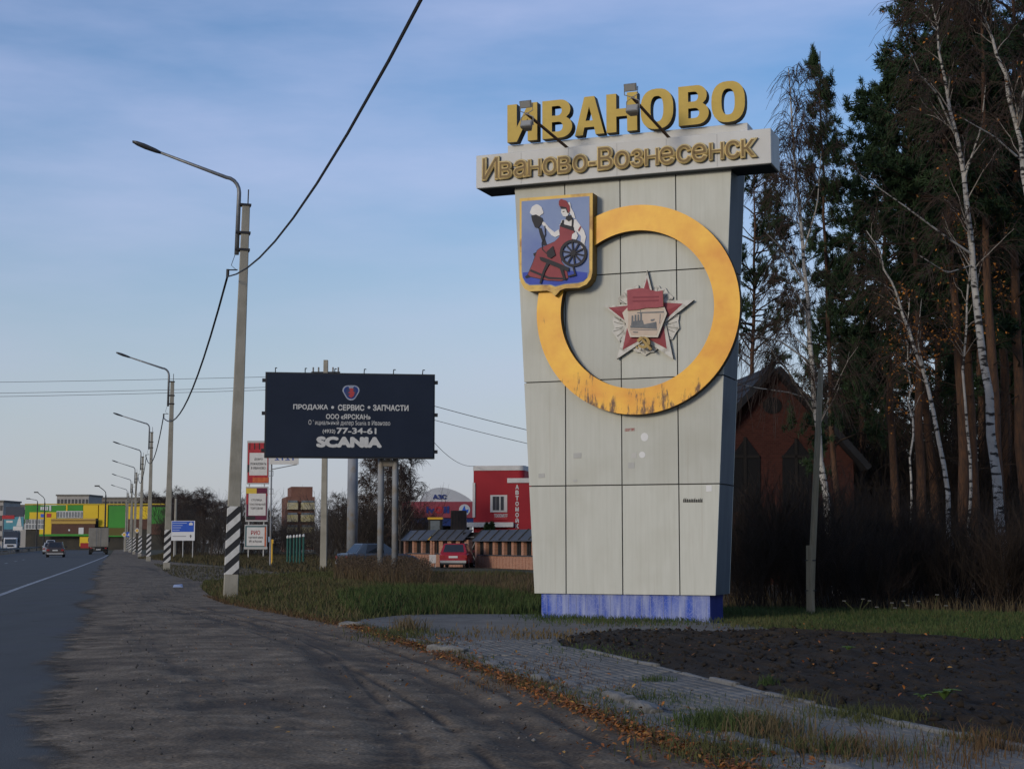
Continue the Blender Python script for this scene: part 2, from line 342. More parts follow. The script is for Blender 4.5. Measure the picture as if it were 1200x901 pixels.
ad = t.nodes.new('ShaderNodeMath'); ad.operation = 'MULTIPLY_ADD'; ad.inputs[1].default_value = 1.1; t.links.new(n4.outputs['Fac'], ad.inputs[0]); t.links.new(ed.outputs['Fac'], ad.inputs[2])
r4 = t.nodes.new('ShaderNodeValToRGB'); r4.color_ramp.elements[0].position = .66; r4.color_ramp.elements[1].position = 1.15; t.links.new(ad.outputs[0], r4.inputs['Fac'])
t.links.new(r4.outputs['Color'], b.inputs['Alpha'])
def dirt_z(P, U):
    e = np.clip((P[:, :2] @ RR + .6) / 1.2, 0, 1); return .004 + e * (.05 + .006 * nse(P, .5, 1.7) - .030 * rut(P) + .008 * nse(P, 6.0, 5.0) + .006 * nse(P, 14.0, 2.0))
def edge_f(P, U):
    tl = P[:, :2] @ RR; return np.clip((tl + .75 + .55 * nse(P, .22, 6.0)) / 1.1, 0, 1)
dirt, _ = strip('dirt_shoulder', DIRT, 260, 320, dirt_z, m_dirt, {'rut': rut, 'edge': edge_f}, 1.5); struct(dirt)

# grass verge round the first pole
VERGE = [(676, 338, 660), (682, 240, 655), (690, 234, 652), (700, 246, 650), (710, 280, 650), (718, 315, 640), (726, 352, 470), (733, 388, 420), (737, 400, 408)]
vpoly = [tuple(G(l, y)) for y, l, r in VERGE] + [tuple(G(r, y)) for y, l, r in VERGE[::-1]]
def poly_d(P, poly):
    d = np.full(len(P), 1e9); q = np.array([p[:2] for p in poly])
    for i in range(len(q)):
        a = q[i]; ab = q[(i + 1) % len(q)] - a; t = np.clip(((P[:, :2] - a) @ ab) / (ab @ ab + 1e-9), 0, 1); d = np.minimum(d, np.linalg.norm(P[:, :2] - (a + t[:, None] * ab), axis=1))
    return d
def verge_z(P, U=None):
    s = np.clip(poly_d(P, vpoly) / 2.2, 0, 1); return .004 + .19 * s * s * (3 - 2 * s)
m_turf = M('turf', (.030, .034, .014), (.055, .048, .022), scale=1.5, rough=1, bump=.8, bscale=20)
struct(strip('grass_verge', VERGE, 60, 50, verge_z, m_turf)[0])

# paved path with its joints, and the tilled soil bed
PATH = [(724, 480, 640), (728, 430, 700), (733, 416, 845), (740, 425, 912), (745, 438, 905), (747, 442, 716), (752, 452, 655), (760, 473, 652), (765, 489, 664), (775, 520, 713), (782, 540, 743), (805, 602, 832), (822, 640, 897), (850, 704, 1014),
        (860, 726, 1052), (893, 818, 1203), (940, 935, 1415), (1000, 1080, 1690), (1100, 1330, 2140), (1300, 1850, 3050)]
PZ = .075
m_conc = M('path_concrete', (.130, .123, .107), (.185, .175, .155), scale=1.1, rough=.95, bump=.5, bscale=60, c3=(.115, .108, .094), scale3=2.2)
m_paver = M('concrete_paver', (.155, .146, .126), (.225, .213, .188), scale=1.4, rough=.95, bump=.5, bscale=90, c3=(.135, .128, .112), scale3=2)
struct(strip('paved_path', PATH, 30, 90, lambda P, U: np.full(len(P), PZ) + .01 * nse(P, .8, 2.0), m_conc)[0]); PATH_O = COL.objects['paved_path']
ppoly = [tuple(G(l, y)) for y, l, r in PATH[5:]] + [tuple(G(r, y)) for y, l, r in PATH[5:][::-1]]
pd = np.array([.25, -.968]); pn = np.array([.968, .25]); org = np.array(tuple(G(700, 815))[:2]); LP, WP = .215, .108
cells = []
for i in range(-70, 60):
    for j in range(-60, 60):
        c = org + pd * (i * (LP + .008) + (j % 2) * LP / 2) + pn * (j * (WP + .008))
        if 8.6 < c[1] < 22.5: cells.append(c)
cells = np.array(cells); cells = cells[inpoly(cells[:, 0], cells[:, 1], ppoly)]; cells = cells[poly_d(cells, ppoly) > .10]
gone = np.array([noise.noise(Vector((c[0] * .8, c[1] * .8, 4))) for c in cells]); cells = cells[gone < .42]
vis = cells[(cells[:, 1] > 9.6)]; vis = vis[np.argsort(vis[:, 1] + .0 * vis[:, 0])]
hl, hw = LP / 2, WP / 2; th = math.atan2(pd[1], pd[0])
pm = MB(); r = .006
pm.hull([[(-hl, -hw, -.03), (hl, -hw, -.03), (hl, hw, -.03), (-hl, hw, -.03)], [(-hl, -hw, .010), (hl, -hw, .010), (hl, hw, .010), (-hl, hw, .010)],
         [(-hl + r, -hw + r, .016), (hl - r, -hw + r, .016), (hl - r, hw - r, .016), (-hl + r, hw - r, .016)]])
pmesh = pm.mesh('paver', m_paver); restV = []; restT = []
bv = np.array(pm.v); bt = []
for f in pm.f:
    for q in range(1, len(f) - 1): bt.append((f[0], f[q], f[q + 1]))
bt = np.array(bt); nbp = NB()
for i, c in enumerate(vis):
    dz = PZ + random.uniform(-.003, .003) + .01 * noise.noise(Vector((c[0] * .8 + 2, c[1] * .8 + 1.4, 2)))
    if i < 290:
        o = link('paver', pmesh, PATH_O); o.location = (c[0], c[1], dz); o.rotation_euler = (random.gauss(0, .012), random.gauss(0, .010), th + random.gauss(0, .012))
    else:
        a = th + random.gauss(0, .02); V = bv.copy(); V[:, 2] += dz + bv[:, 1] * random.gauss(0, .012); x = V[:, 0] * cos(a) - V[:, 1] * sin(a); y = V[:, 0] * sin(a) + V[:, 1] * cos(a); V[:, 0] = x + c[0]; V[:, 1] = y + c[1]; nbp.raw(V, bt)
o = nbp.build('pavers', m_paver, PATH_O); o['kind'] = 'stuff'

SOIL = [(744, 715, 948), (748, 668, 1010), (752, 656, 1100), (757, 655, 1215), (765, 668, 1300), (775, 716, 1350), (782, 747, 1400), (805, 836, 1500), (822, 901, 1600), (850, 1018, 1750), (860, 1056, 1800), (893, 1208, 2050), (940, 1422, 2350), (1000, 1698, 2800), (1100, 2150, 3400)]
spoly = [tuple(G(l, y)) for y, l, r in SOIL] + [tuple(G(r, y)) for y, l, r in SOIL[::-1]]
m_soil = M('black_soil', (.011, .0080, .0050), (.026, .0185, .0115), scale=3, rough=1, bump=1, bscale=22, c3=(.034, .024, .014), scale3=1.2)
def soil_z(P, U):
    s = np.clip(poly_d(P, spoly) / .5, 0, 1); return .06 + s * (.05 + .05 * nse(P, 1.1, 7) + .045 * nse(P, 5.5, 3) + .04 * nse(P, 13, 1))
soil, SP = strip('soil_bed', SOIL, 190, 150, soil_z, m_soil); struct(soil)
# clods
oct_ = np.array([(1, 0, 0), (-1, 0, 0), (0, 1, 0), (0, -1, 0), (0, 0, .8), (0, 0, -.8)], float); otri = np.array([(0, 2, 4), (2, 1, 4), (1, 3, 4), (3, 0, 4), (2, 0, 5), (1, 2, 5), (3, 1, 5), (0, 3, 5)])
nb = NB(); cp = scatter(spoly, 6000); cp = cp[(cp[:, 1] > 9) & (cp[:, 0] < 9)]; cz = soil_z(np.c_[cp, np.zeros(len(cp))], None)
for c, z in zip(cp, cz):
    s = .008 + .042 * random.random() ** 4; V = oct_ * s * (1 + .35 * rng.normal(size=(6, 3))); nb.raw(V + np.array([c[0], c[1], z + s * .2]), otri, random.choice((0, 0, 1)))
m_clod = M('soil_clods', (.014, .010, .007), (.038, .028, .018), scale=9, rough=1)
stuff(nb.build('soil_clods', [m_soil, m_clod]), 'black clods of tilled soil lying on the flower bed', 'soil')

m_ffloor = M('forest_floor', (.014, .012, .008), (.030, .022, .012), scale=1.2, rough=1, bump=.8, bscale=15)
fp = [(848, 718), (1500, 730)]; a, b2 = G(*fp[0]), G(*fp[1])
struct(MB().add([(a.x - 1.0, a.y + 1, 0), (b2.x, b2.y, 0), (90, 25, 0), (90, 150, 0), (14, 150, 0), (6.5, 48, 0)], [(0, 1, 2, 3, 4, 5)]).build('forest_floor', m_ffloor))

# edging kerb between path and soil, and the broken kerb towards the shoulder
m_kerb = M('kerb_concrete', (.13, .13, .123), (.26, .255, .24), scale=5, rough=.95, bump=.6, bscale=40, c3=(.09, .085, .07), scale3=5)
edge_k = thing('edging_kerb', 'low concrete edging between the paved path and black soil bed', 'kerb', (0, 0, 0))
ek = [G(*p) for p in [(664, 766), (713, 776), (745, 783), (834, 806), (899, 823), (1016, 851), (1054, 861), (1206, 894), (1418, 941), (1690, 1000)]]
acc = []
for a, b3 in zip(ek[:-1], ek[1:]):
    k = max(1, round((b3 - a).length / .8))
    for i in range(k): acc.append((a.lerp(b3, i / k), a.lerp(b3, (i + 1) / k)))
for a, b3 in acc:
    mb = MB(); l = (b3 - a).length; mb.box(-l / 2 + .008, l / 2 - .008, -.035, .035, -.05, .075 + random.uniform(-.025, .015) + .03)
    o = mb.build('kerb_stone', m_kerb, edge_k, bevel=.012); c = (a + b3) / 2; o.location = (c.x, c.y, 0); o.rotation_euler = (random.gauss(0, .03), random.gauss(0, .015), math.atan2(b3.y - a.y, b3.x - a.x))
KL = [(402, 735), (436, 745), (470, 757), (505, 767), (540, 781), (598, 802), (640, 821), (700, 847), (760, 872), (830, 898), (960, 950), (1080, 1000)]
kerb = thing('broken_kerb', 'broken grey kerb stones sunk among leaves along the dirt shoulder', 'kerb', (0, 0, 0))
shown = [(412, 738, .5, .10, 0), (485, 757, .6, .07, 0), (524, 771, .6, .12, .03), (577, 787, .4, .08, 0), (632, 805, .5, .09, 0), (668, 812, .35, .08, 0), (727, 831, .8, .10, 0), (757, 843, .7, .10, .01), (873, 883, .85, .08, 0), (905, 893, .8, .08, 0), (1010, 935, .9, .12, 0)]
for x, y, l, h, tz in shown:
    g = G(x, y); i = min(range(len(KL) - 1), key=lambda q: abs((KL[q][0] + KL[q + 1][0]) / 2 - x)); d = G(*KL[i + 1]) - G(*KL[i])
    mb = MB(); rings = []
    for q in range(6):
        xx = -l / 2 + l * q / 5; f = lambda: random.uniform(-.010, .010); e = .02 if q in (0, 5) else 0
        rings.append([(xx + f(), -.075 + e + f(), -.1), (xx + f(), .075 - e + f(), -.1), (xx + f(), .075 - e + f(), h - .02 - e + f()), (xx + f(), .045 + f(), h - e + f()), (xx + f(), -.045 + f(), h - e + f()), (xx + f(), -.075 + e + f(), h - .02 - e + f())])
    o = mb.hull(rings).build('kerb_stone', m_kerb, kerb, bevel=.008); o.location = (g.x, g.y, .04); o.rotation_euler = (random.gauss(0, .05), tz, math.atan2(d.y, d.x) + random.gauss(0, .05) + (.75 if x in (412, 524) else 0))

# ------------------------------------------------------------------ the entrance monument
A = 21.0; Fm = Frame(G(833, 732), A); cu = Vector((cos(radians(A)), -sin(radians(A)), 0)); Fm.o = Fm.o + cu * -1.625
mon = thing('city_entrance_monument', 'tall pale grey panelled monument with gold ring, crest and big gold letters', 'monument', Fm.o, -radians(A))
m_panel = M('facade_panel', (.495, .502, .435), (.545, .55, .485), scale=3.2, rough=.62, spec=.35, bump=.05, bscale=3, stretch=(2.5, 2.5, .35), lo=.3, hi=.7, c3=(.47, .47, .40), scale3=.8)
t, b = nodes(m_panel)                                   # dark rain streaks, thin and vertical
tco = t.nodes.new('ShaderNodeTexCoord'); mm = t.nodes.new('ShaderNodeMapping'); mm.inputs['Scale'].default_value = (22, 22, .55); ns = t.nodes.new('ShaderNodeTexNoise'); ns.inputs['Scale'].default_value = 1; ns.inputs['Detail'].default_value = 5
rs = t.nodes.new('ShaderNodeValToRGB'); rs.color_ramp.elements[0].position = .36; rs.color_ramp.elements[1].position = .52; rs.color_ramp.elements[0].color = (.88, .87, .85, 1); rs.color_ramp.elements[1].color = (1, 1, 1, 1)
ml = t.nodes.new('ShaderNodeMix'); ml.data_type = 'RGBA'; ml.blend_type = 'MULTIPLY'; ml.inputs['Factor'].default_value = .32
src = b.inputs['Base Color'].links[0].from_socket; t.links.new(tco.outputs['Object'], mm.inputs['Vector']); t.links.new(mm.outputs['Vector'], ns.inputs['Vector']); t.links.new(ns.outputs['Fac'], rs.inputs['Fac'])
t.links.new(src, ml.inputs['A']); t.links.new(rs.outputs['Color'], ml.inputs['B'])
oi = t.nodes.new('ShaderNodeObjectInfo'); om = t.nodes.new('ShaderNodeMapRange'); om.inputs[3].default_value = .90; om.inputs[4].default_value = 1.04; t.links.new(oi.outputs['Random'], om.inputs[0])   # panels differ a little
pv = t.nodes.new('ShaderNodeMix'); pv.data_type = 'RGBA'; pv.blend_type = 'MULTIPLY'; pv.inputs['Factor'].default_value = 1; cb_ = t.nodes.new('ShaderNodeCombineColor'); [t.links.new(om.outputs[0], cb_.inputs[q_]) for q_ in range(3)]
t.links.new(ml.outputs['Result'], pv.inputs['A']); t.links.new(cb_.outputs[0], pv.inputs['B'])
m5 = t.nodes.new('ShaderNodeMapping'); m5.inputs['Scale'].default_value = (11, 11, .22); m5.inputs['Location'].default_value = (3, 5, 1); n5 = t.nodes.new('ShaderNodeTexNoise'); n5.inputs['Scale'].default_value = 1; n5.inputs['Detail'].default_value = 3       # rust and soot runs
r5 = t.nodes.new('ShaderNodeValToRGB'); r5.color_ramp.elements[0].position = .64; r5.color_ramp.elements[1].position = .80; r5.color_ramp.elements[1].color = (.4, .4, .4, 1); t.links.new(tco.outputs['Object'], m5.inputs['Vector']); t.links.new(m5.outputs['Vector'], n5.inputs['Vector']); t.links.new(n5.outputs['Fac'], r5.inputs['Fac'])
k5 = t.nodes.new('ShaderNodeMix'); k5.data_type = 'RGBA'; k5.inputs['B'].default_value = (.30, .235, .16, 1); t.links.new(pv.outputs['Result'], k5.inputs['A']); t.links.new(r5.outputs['Color'], k5.inputs['Factor']); t.links.new(k5.outputs['Result'], b.inputs['Base Color'])
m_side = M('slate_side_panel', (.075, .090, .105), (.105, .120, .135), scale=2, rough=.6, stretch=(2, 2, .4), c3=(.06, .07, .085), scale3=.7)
m_core = M('dark_joint', (.05, .05, .045), rough=.95)
m_head = M('header_panel', (.54, .54, .51), (.60, .60, .57), scale=2.2, rough=.6, spec=.35, stretch=(1, 1, .5), c3=(.55, .54, .50), scale3=1.4)
DEP = 1.1
def ex_(z): return 1.715 + (z - .52) * (2.112 - 1.715) / (8.3 - .52)
# plinth with cracked blue tiles
m_blue = M('cracked_blue_render', (.022, .060, .34), (.04, .095, .44), scale=2, rough=.7)
t, b = nodes(m_blue); tco = t.nodes.new('ShaderNodeTexCoord')
vo = t.nodes.new('ShaderNodeTexVoronoi'); vo.feature = 'DISTANCE_TO_EDGE'; vo.inputs['Scale'].default_value = 13; t.links.new(tco.outputs['Object'], vo.inputs['Vector'])
rv = t.nodes.new('ShaderNodeValToRGB'); rv.color_ramp.elements[0].position = .0; rv.color_ramp.elements[1].position = .05; rv.color_ramp.elements[0].color = (1, 1, 1, 1); rv.color_ramp.elements[1].color = (0, 0, 0, 1); t.links.new(vo.outputs['Distance'], rv.inputs['Fac'])
m2 = t.nodes.new('ShaderNodeMapping'); m2.inputs['Scale'].default_value = (8, 8, .8); n2 = t.nodes.new('ShaderNodeTexNoise'); n2.inputs['Scale'].default_value = 1; n2.inputs['Detail'].default_value = 5
r2 = t.nodes.new('ShaderNodeValToRGB'); r2.color_ramp.elements[0].position = .36; r2.color_ramp.elements[1].position = .68; t.links.new(tco.outputs['Object'], m2.inputs['Vector']); t.links.new(m2.outputs['Vector'], n2.inputs['Vector']); t.links.new(n2.outputs['Fac'], r2.inputs['Fac'])
k1 = t.nodes.new('ShaderNodeMix'); k1.data_type = 'RGBA'; k1.inputs['B'].default_value = (.34, .37, .55, 1); k2 = t.nodes.new('ShaderNodeMix'); k2.data_type = 'RGBA'; k2.inputs['B'].default_value = (.30, .34, .50, 1)
src = b.inputs['Base Color'].links[0].from_socket; t.links.new(src, k2.inputs['A']); t.links.new(r2.outputs['Color'], k2.inputs['Factor']); t.links.new(k2.outputs['Result'], k1.inputs['A'])
mf = t.nodes.new('ShaderNodeMath'); mf.operation = 'MULTIPLY'; mf.inputs[1].default_value = .45; t.links.new(rv.outputs['Color'], mf.inputs[0]); t.links.new(mf.outputs[0], k1.inputs['Factor']); t.links.new(k1.outputs['Result'], b.inputs['Base Color'])
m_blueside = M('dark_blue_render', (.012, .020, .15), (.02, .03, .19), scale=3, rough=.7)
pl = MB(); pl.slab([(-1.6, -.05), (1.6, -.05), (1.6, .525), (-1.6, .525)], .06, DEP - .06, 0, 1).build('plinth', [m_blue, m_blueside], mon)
for i in range(16):                                     # pale vertical joints of the plinth facing
    x = -1.5 + i * .2 + random.uniform(-.04, .04); MB().box(x - .005, x + .005, .054, .062, 0, .52 - random.random() * .08).build('plinth_joint', M('lime_streak', (.30, .33, .46), (.18, .22, .45), scale=30), mon)
core = MB().slab([(-ex_(.53) + .03, .53), (ex_(.53) - .03, .53), (ex_(8.35) - .03, 8.35), (-ex_(8.35) + .03, 8.35)], .03, DEP - .03).build('core', m_core, mon)
rowsz = [.522, 2.505, 4.455, 6.42, 8.36]; gp = .011
for r in range(4):
    z0, z1 = rowsz[r] + gp, rowsz[r + 1] - gp
    if r == 0: z0 = .522
    for c in range(4):
        xa = [None, -1.095, -.005, 1.065][c]; xb = [-1.095, -.005, 1.065, None][c]
        p = [((-ex_(z0)) if xa is None else xa + gp, z0), ((ex_(z0)) if xb is None else xb - gp, z0), ((ex_(z1)) if xb is None else xb - gp, z1), ((-ex_(z1)) if xa is None else xa + gp, z1)]
        y0 = random.uniform(-.003, .003)
        MB().slab(p, y0, .032).build('panel', m_panel, mon)
    for sg in (-1, 1):
        p = [(sg * (ex_(z0) - .031), z0), (sg * ex_(z0), z0), (sg * ex_(z1), z1), (sg * (ex_(z1) - .031), z1)]
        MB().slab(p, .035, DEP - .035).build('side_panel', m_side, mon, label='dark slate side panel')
    MB().slab([(-ex_(z0), z0), (ex_(z0), z0), (ex_(z1), z1), (-ex_(z1), z1)], DEP - .032, DEP).build('back_panel', m_panel, mon)
# header beam and the low step that carries the big letters
hx0, hx1 = -4.45 + 1.625, 1.262 + 1.625; hc = (hx0 + hx1) / 2; HZ0, HZ1 = 8.212, 8.853
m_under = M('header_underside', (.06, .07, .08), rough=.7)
hd = MB(); hd.box(hx0, hx1, -.2, .56, HZ0, HZ1)
ho = hd.build('header_beam', m_head, mon, bevel=.008)
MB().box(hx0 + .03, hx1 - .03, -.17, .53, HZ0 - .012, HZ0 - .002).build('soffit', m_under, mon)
mp_ = Fm.pl(595, 171, -.05); mq_ = Fm.pl(876, 149, -.05)
STZ = 9.06
MB().box(mp_[0], mq_[0], .05, .5, HZ1 + .003, STZ).build('letter_step', m_head, mon, bevel=.006)
for x in (-1.9, -.95, 0, .95, 1.9): MB().box(x - .006, x + .006, -.202, -.19, HZ0 + .02, HZ1 - .02).build('header_seam', M('seam', (.42, .415, .39)), mon)

# big letters, drawn by hand: bold faces with thick stems
m_gold = M('gold_letter_face', (.48, .33, .062), (.56, .395, .080), scale=4, rough=.5, spec=.2, c3=(.43, .29, .05), scale3=2)
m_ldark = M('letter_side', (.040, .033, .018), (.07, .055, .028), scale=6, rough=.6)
def arc(cx, cz, rx, rz, a0, a1, n): return [(cx + rx * cos(radians(a0 + (a1 - a0) * i / n)), cz + rz * sin(radians(a0 + (a1 - a0) * i / n))) for i in range(n + 1)]
def superel(cx, cz, rx, rz, n=28, e=2.5):
    o = []
    for i in range(n):
        a = 2 * pi * i / n; c, s_ = cos(a), sin(a); o.append((cx + rx * abs(c) ** (2 / e) * (1 if c > 0 else -1), cz + rz * abs(s_) ** (2 / e) * (1 if s_ > 0 else -1)))
    return o
GL = {'И': [[(0, 0), (.25, 0), (.27, .02), (.545, .56), (.545, 0), (.80, 0), (.80, 1), (.545, 1), (.255, .43), (.255, 1), (0, 1)]],
      'Н': [[(0, 0), (.26, 0), (.26, .40), (.54, .40), (.54, 0), (.80, 0), (.80, 1), (.54, 1), (.54, .60), (.26, .60), (.26, 1), (0, 1)]],
      'А': [[(0, 0), (.24, 0), (.285, .20), (.575, .20), (.62, 0), (.88, 0), (.585, 1), (.285, 1)], [(.325, .37), (.43, .74), (.535, .37)]],
      'В': [[(0, 0)] + [(.46, 0)] + arc(.50, .28, .31, .28, -90, 62, 9) + arc(.49, .735, .27, .265, -28, 90, 8) + [(0, 1)], [(.26, .17)] + arc(.45, .295, .105, .125, -90, 90, 6) + [(.26, .42)], [(.26, .59)] + arc(.43, .715, .10, .125, -90, 90, 6) + [(.26, .84)]],
      'О': [superel(.42, .5, .42, .52), superel(.42, .5, .165, .33)[::-1]]}
GL['И'] = [[(0, 0), (.255, 0), (.545, .60), (.545, 0), (.80, 0), (.80, 1), (.57, 1), (.255, .385), (.255, 1), (0, 1)]]
def glyph_mesh(name, loops, sx, sz, depth, mats):
    cu_ = bpy.data.curves.new('g', 'CURVE'); cu_.dimensions = '2D'; cu_.fill_mode = 'BOTH'; cu_.extrude = depth / 2
    for lp in loops:
        sp = cu_.splines.new('POLY'); sp.points.add(len(lp) - 1); sp.use_cyclic_u = True
        for i, (x, z) in enumerate(lp): sp.points[i].co = (x * sx, z * sz, 0, 1)
    o = bpy.data.objects.new('g', cu_); COL.objects.link(o); dg = bpy.context.evaluated_depsgraph_get(); dg.update()
    me = bpy.data.meshes.new_from_object(o.evaluated_get(dg)); bpy.data.objects.remove(o); bpy.data.curves.remove(cu_)
    me.name = name; me.materials.clear(); [me.materials.append(m) for m in mats]
    for v in me.vertices: v.co = (v.co.x, -v.co.z, v.co.y)
    me.update()
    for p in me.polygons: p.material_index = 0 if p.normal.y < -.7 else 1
    return me
bigpx = [('И', 594.5, 629.5), ('В', 635.5, 670.5), ('А', 673.5, 708), ('Н', 710.5, 746.5), ('О', 750.6, 789), ('В', 795, 830.5), ('О', 833.5, 873)]
LH = .735
for ch, xa, xb in bigpx:
    zc = 140 - (xa - 594) * .085; x0 = Fm.pl(xa, zc, .12)[0]; x1 = Fm.pl(xb, zc, .12)[0]
    lp = GL[ch]; w = max(p[0] for p in lp[0])
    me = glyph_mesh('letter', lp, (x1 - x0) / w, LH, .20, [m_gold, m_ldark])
    o = link('letter', me, mon); o.location = (x0, -.02, STZ + .012); o['label'] = 'large gold letter ' + ch
# second line on the header
m_brz = M('bronze_letter_face', (.135, .076, .012), (.17, .10, .018), scale=5, rough=.5); m_rim = M('pale_gold_rim', (.74, .58, .28), (.64, .48, .2), scale=8, rough=.45)
word = 'Иваново-Вознесенск'; x = 0; adv = []
sub_ = {'н': ('Н', .727)}                               # the small н is the capital form at x-height
for ch in word:
    me, co = text_mesh(sub_.get(ch, (ch, 1))[0], 1, .1, m_brz); co = co * (.82 if ch in sub_ else 1); wv = co[:, 0].max() - co[:, 0].min(); adv.append(wv); bpy.data.meshes.remove(me)
wa = Fm.pl(566, 200, .25)[0]; wb = Fm.pl(886, 175, .25)[0]; gap = .075; tot = sum(adv) + gap * (len(adv) - 1); kx = (wb - wa) / tot; x = wa
SZ2 = .56
for ch, wv in zip(word, adv):
    g_, kz_ = sub_.get(ch, (ch, 1)); kh = .82 if ch in sub_ else 1; me, co = text_mesh(g_, 1, .07, [m_brz, m_rim], fat=.05); co = co * kh
    for pf in me.polygons: pf.material_index = 0 if pf.normal.y < -.97 else (1 if pf.normal.y < -.2 else 2)
    me.materials.append(m_ldark)
    cx = (co[:, 0].max() + co[:, 0].min()) / 2
    o = link('small_letter', me, mon); o.scale = (kx * .98 * kh, .5, SZ2 * kz_); o.location = (x + wv * kx / 2 - cx * kx, -.235, HZ0 + .145)
    x += (wv + gap) * kx

# gold ring with rust
m_ring = M('gold_ring', (.74, .30, .010), (.94, .53, .034), scale=1.5, rough=.42, spec=.3, metal=0, bump=.25, bscale=1.6, lo=.3, hi=.7)  # yellow mottle over orange: the metal's bright reflections put into the colour
t, b = nodes(m_ring); tco = t.nodes.new('ShaderNodeTexCoord'); sx_ = t.nodes.new('ShaderNodeSeparateXYZ'); t.links.new(tco.outputs['Object'], sx_.inputs[0])
m2 = t.nodes.new('ShaderNodeMapping'); m2.inputs['Scale'].default_value = (9, 9, 2.2); n2 = t.nodes.new('ShaderNodeTexNoise'); n2.inputs['Scale'].default_value = 1; n2.inputs['Detail'].default_value = 7; n2.inputs['Roughness'].default_value = .65
t.links.new(tco.outputs['Object'], m2.inputs['Vector']); t.links.new(m2.outputs['Vector'], n2.inputs['Vector'])
mz = t.nodes.new('ShaderNodeMapRange'); mz.inputs[1].default_value = -.9; mz.inputs[2].default_value = -1.8; mz.inputs[3].default_value = -.07; mz.inputs[4].default_value = .135; t.links.new(sx_.outputs['Z'], mz.inputs[0])
ad = t.nodes.new('ShaderNodeMath'); ad.operation = 'ADD'; t.links.new(n2.outputs['Fac'], ad.inputs[0]); t.links.new(mz.outputs[0], ad.inputs[1])
r2 = t.nodes.new('ShaderNodeValToRGB'); r2.color_ramp.elements[0].position = .60; r2.color_ramp.elements[1].position = .70; t.links.new(ad.outputs[0], r2.inputs['Fac'])
k = t.nodes.new('ShaderNodeMix'); k.data_type = 'RGBA'; k.inputs['B'].default_value = (.10, .035, .010, 1); src = b.inputs['Base Color'].links[0].from_socket; t.links.new(src, k.inputs['A']); t.links.new(r2.outputs['Color'], k.inputs['Factor']); t.links.new(k.outputs['Result'], b.inputs['Base Color'])
m_ringside = M('ring_side_brown', (.09, .055, .015), (.05, .025, .010), scale=5, rough=.8)  # sides and back are dark brown, unlike the gold face
RC = (.342, 5.71); RO, RI = 1.937, 1.462; RN = 96; rg_ = MB()
for y in (-.19, -.015):
    for R_ in (RO, RI):
        for i in range(RN): rg_.v.append((R_ * cos(2 * pi * i / RN), y, R_ * sin(2 * pi * i / RN)))
q = lambda a, i: a * RN + i % RN
for i in range(RN):
    rg_.f += [[q(0, i), q(1, i), q(1, i + 1), q(0, i + 1)][::-1], [q(2, i), q(3, i), q(3, i + 1), q(2, i + 1)], [q(0, i), q(0, i + 1), q(2, i + 1), q(2, i)][::-1], [q(1, i), q(3, i), q(3, i + 1), q(1, i + 1)][::-1]]; rg_.m += [0, 1, 1, 1]
ro = rg_.build('ring', [m_ring, m_ringside], mon); ro.location = (RC[0], 0, RC[1])

# the crest: shield with the spinner
m_sh = M('crest_gold', (.62, .38, .06), (.70, .45, .08), scale=3, rough=.45, c3=(.35, .17, .03), scale3=4); m_shs = M('crest_gold_side', (.24, .15, .03), (.16, .09, .02), scale=4, rough=.6)
Z6 = lambda pts, w: [Fm.pl(600 + x * 110 / 762, 220 + y * 130 / 901, w) for x, y in pts]
SHO = [(62, 88), (655, 42), (652, 690), (640, 740), (605, 785), (545, 812), (430, 818), (390, 833), (348, 882), (318, 850), (285, 836), (240, 838), (140, 842), (100, 820), (70, 765), (62, 720)]
SHI = [(78, 112), (628, 70), (626, 685), (612, 730), (580, 762), (530, 776), (430, 784), (385, 795), (350, 805), (310, 790), (240, 790), (140, 792), (110, 775), (84, 730), (78, 690)]
cr = MB().slab(Z6(SHO, .30), -.30, -.02, 0, 1).build('crest', [m_sh, m_shs], mon)
m_field = M('crest_blue', (.19, .26, .44), (.23, .30, .47), scale=1.3, rough=.55, c3=(.14, .20, .42), scale3=.9)
def lay(name, pts, w, mat, par=None, th=.012):
    return MB().slab(Z6(pts, w), -w, -w + th).build(name, mat, par or cr)
lay('field', SHI, .306, m_field); lay('ground_band', [(86, 690), (350, 660), (612, 690), (606, 732), (578, 758), (530, 770), (430, 778), (385, 789), (350, 797), (310, 784), (240, 784), (142, 786), (114, 770), (90, 730)], .311, M('crest_deep_blue', (.03, .06, .36), (.05, .085, .42), scale=2, rough=.6), th=.009)
cred = M('crest_red', (.25, .045, .055), (.29, .055, .065), scale=4, rough=.6); cwh = M('crest_white', (.74, .72, .68), (.66, .64, .60), scale=5, rough=.6); cbl = M('crest_black', (.018, .018, .024), rough=.6)
lay('shoe', [(105, 722), (128, 705), (150, 705), (160, 725), (112, 737)], .318, cbl)
lay('shoe', [(172, 535), (195, 525), (196, 552), (178, 555)], .318, cbl)
DR = [(388, 305), (505, 350), (500, 400), (480, 430), (420, 460), (392, 520), (400, 600), (440, 650), (455, 735), (400, 757), (290, 752), (150, 722), (130, 705), (170, 610), (205, 510), (232, 490), (345, 440), (385, 400)]
cxd, cyd = 320, 560
lay('dress_outline', [(cxd + (x - cxd) * 1.03, cyd + (y - cyd) * 1.025) for x, y in DR], .314, cbl); lay('dress', DR, .322, cred)
lay('hem_stripe', [(152, 662), (300, 725), (452, 735), (447, 748), (295, 742), (145, 680)], .327, cbl, th=.008)
lay('sleeve', [(268, 285), (300, 325), (345, 362), (380, 338), (388, 385), (350, 402), (318, 385), (280, 335), (243, 297), (250, 275)], .322, cwh)
lay('blouse', [(405, 262), (520, 258), (545, 300), (525, 355), (385, 308)], .320, cwh)
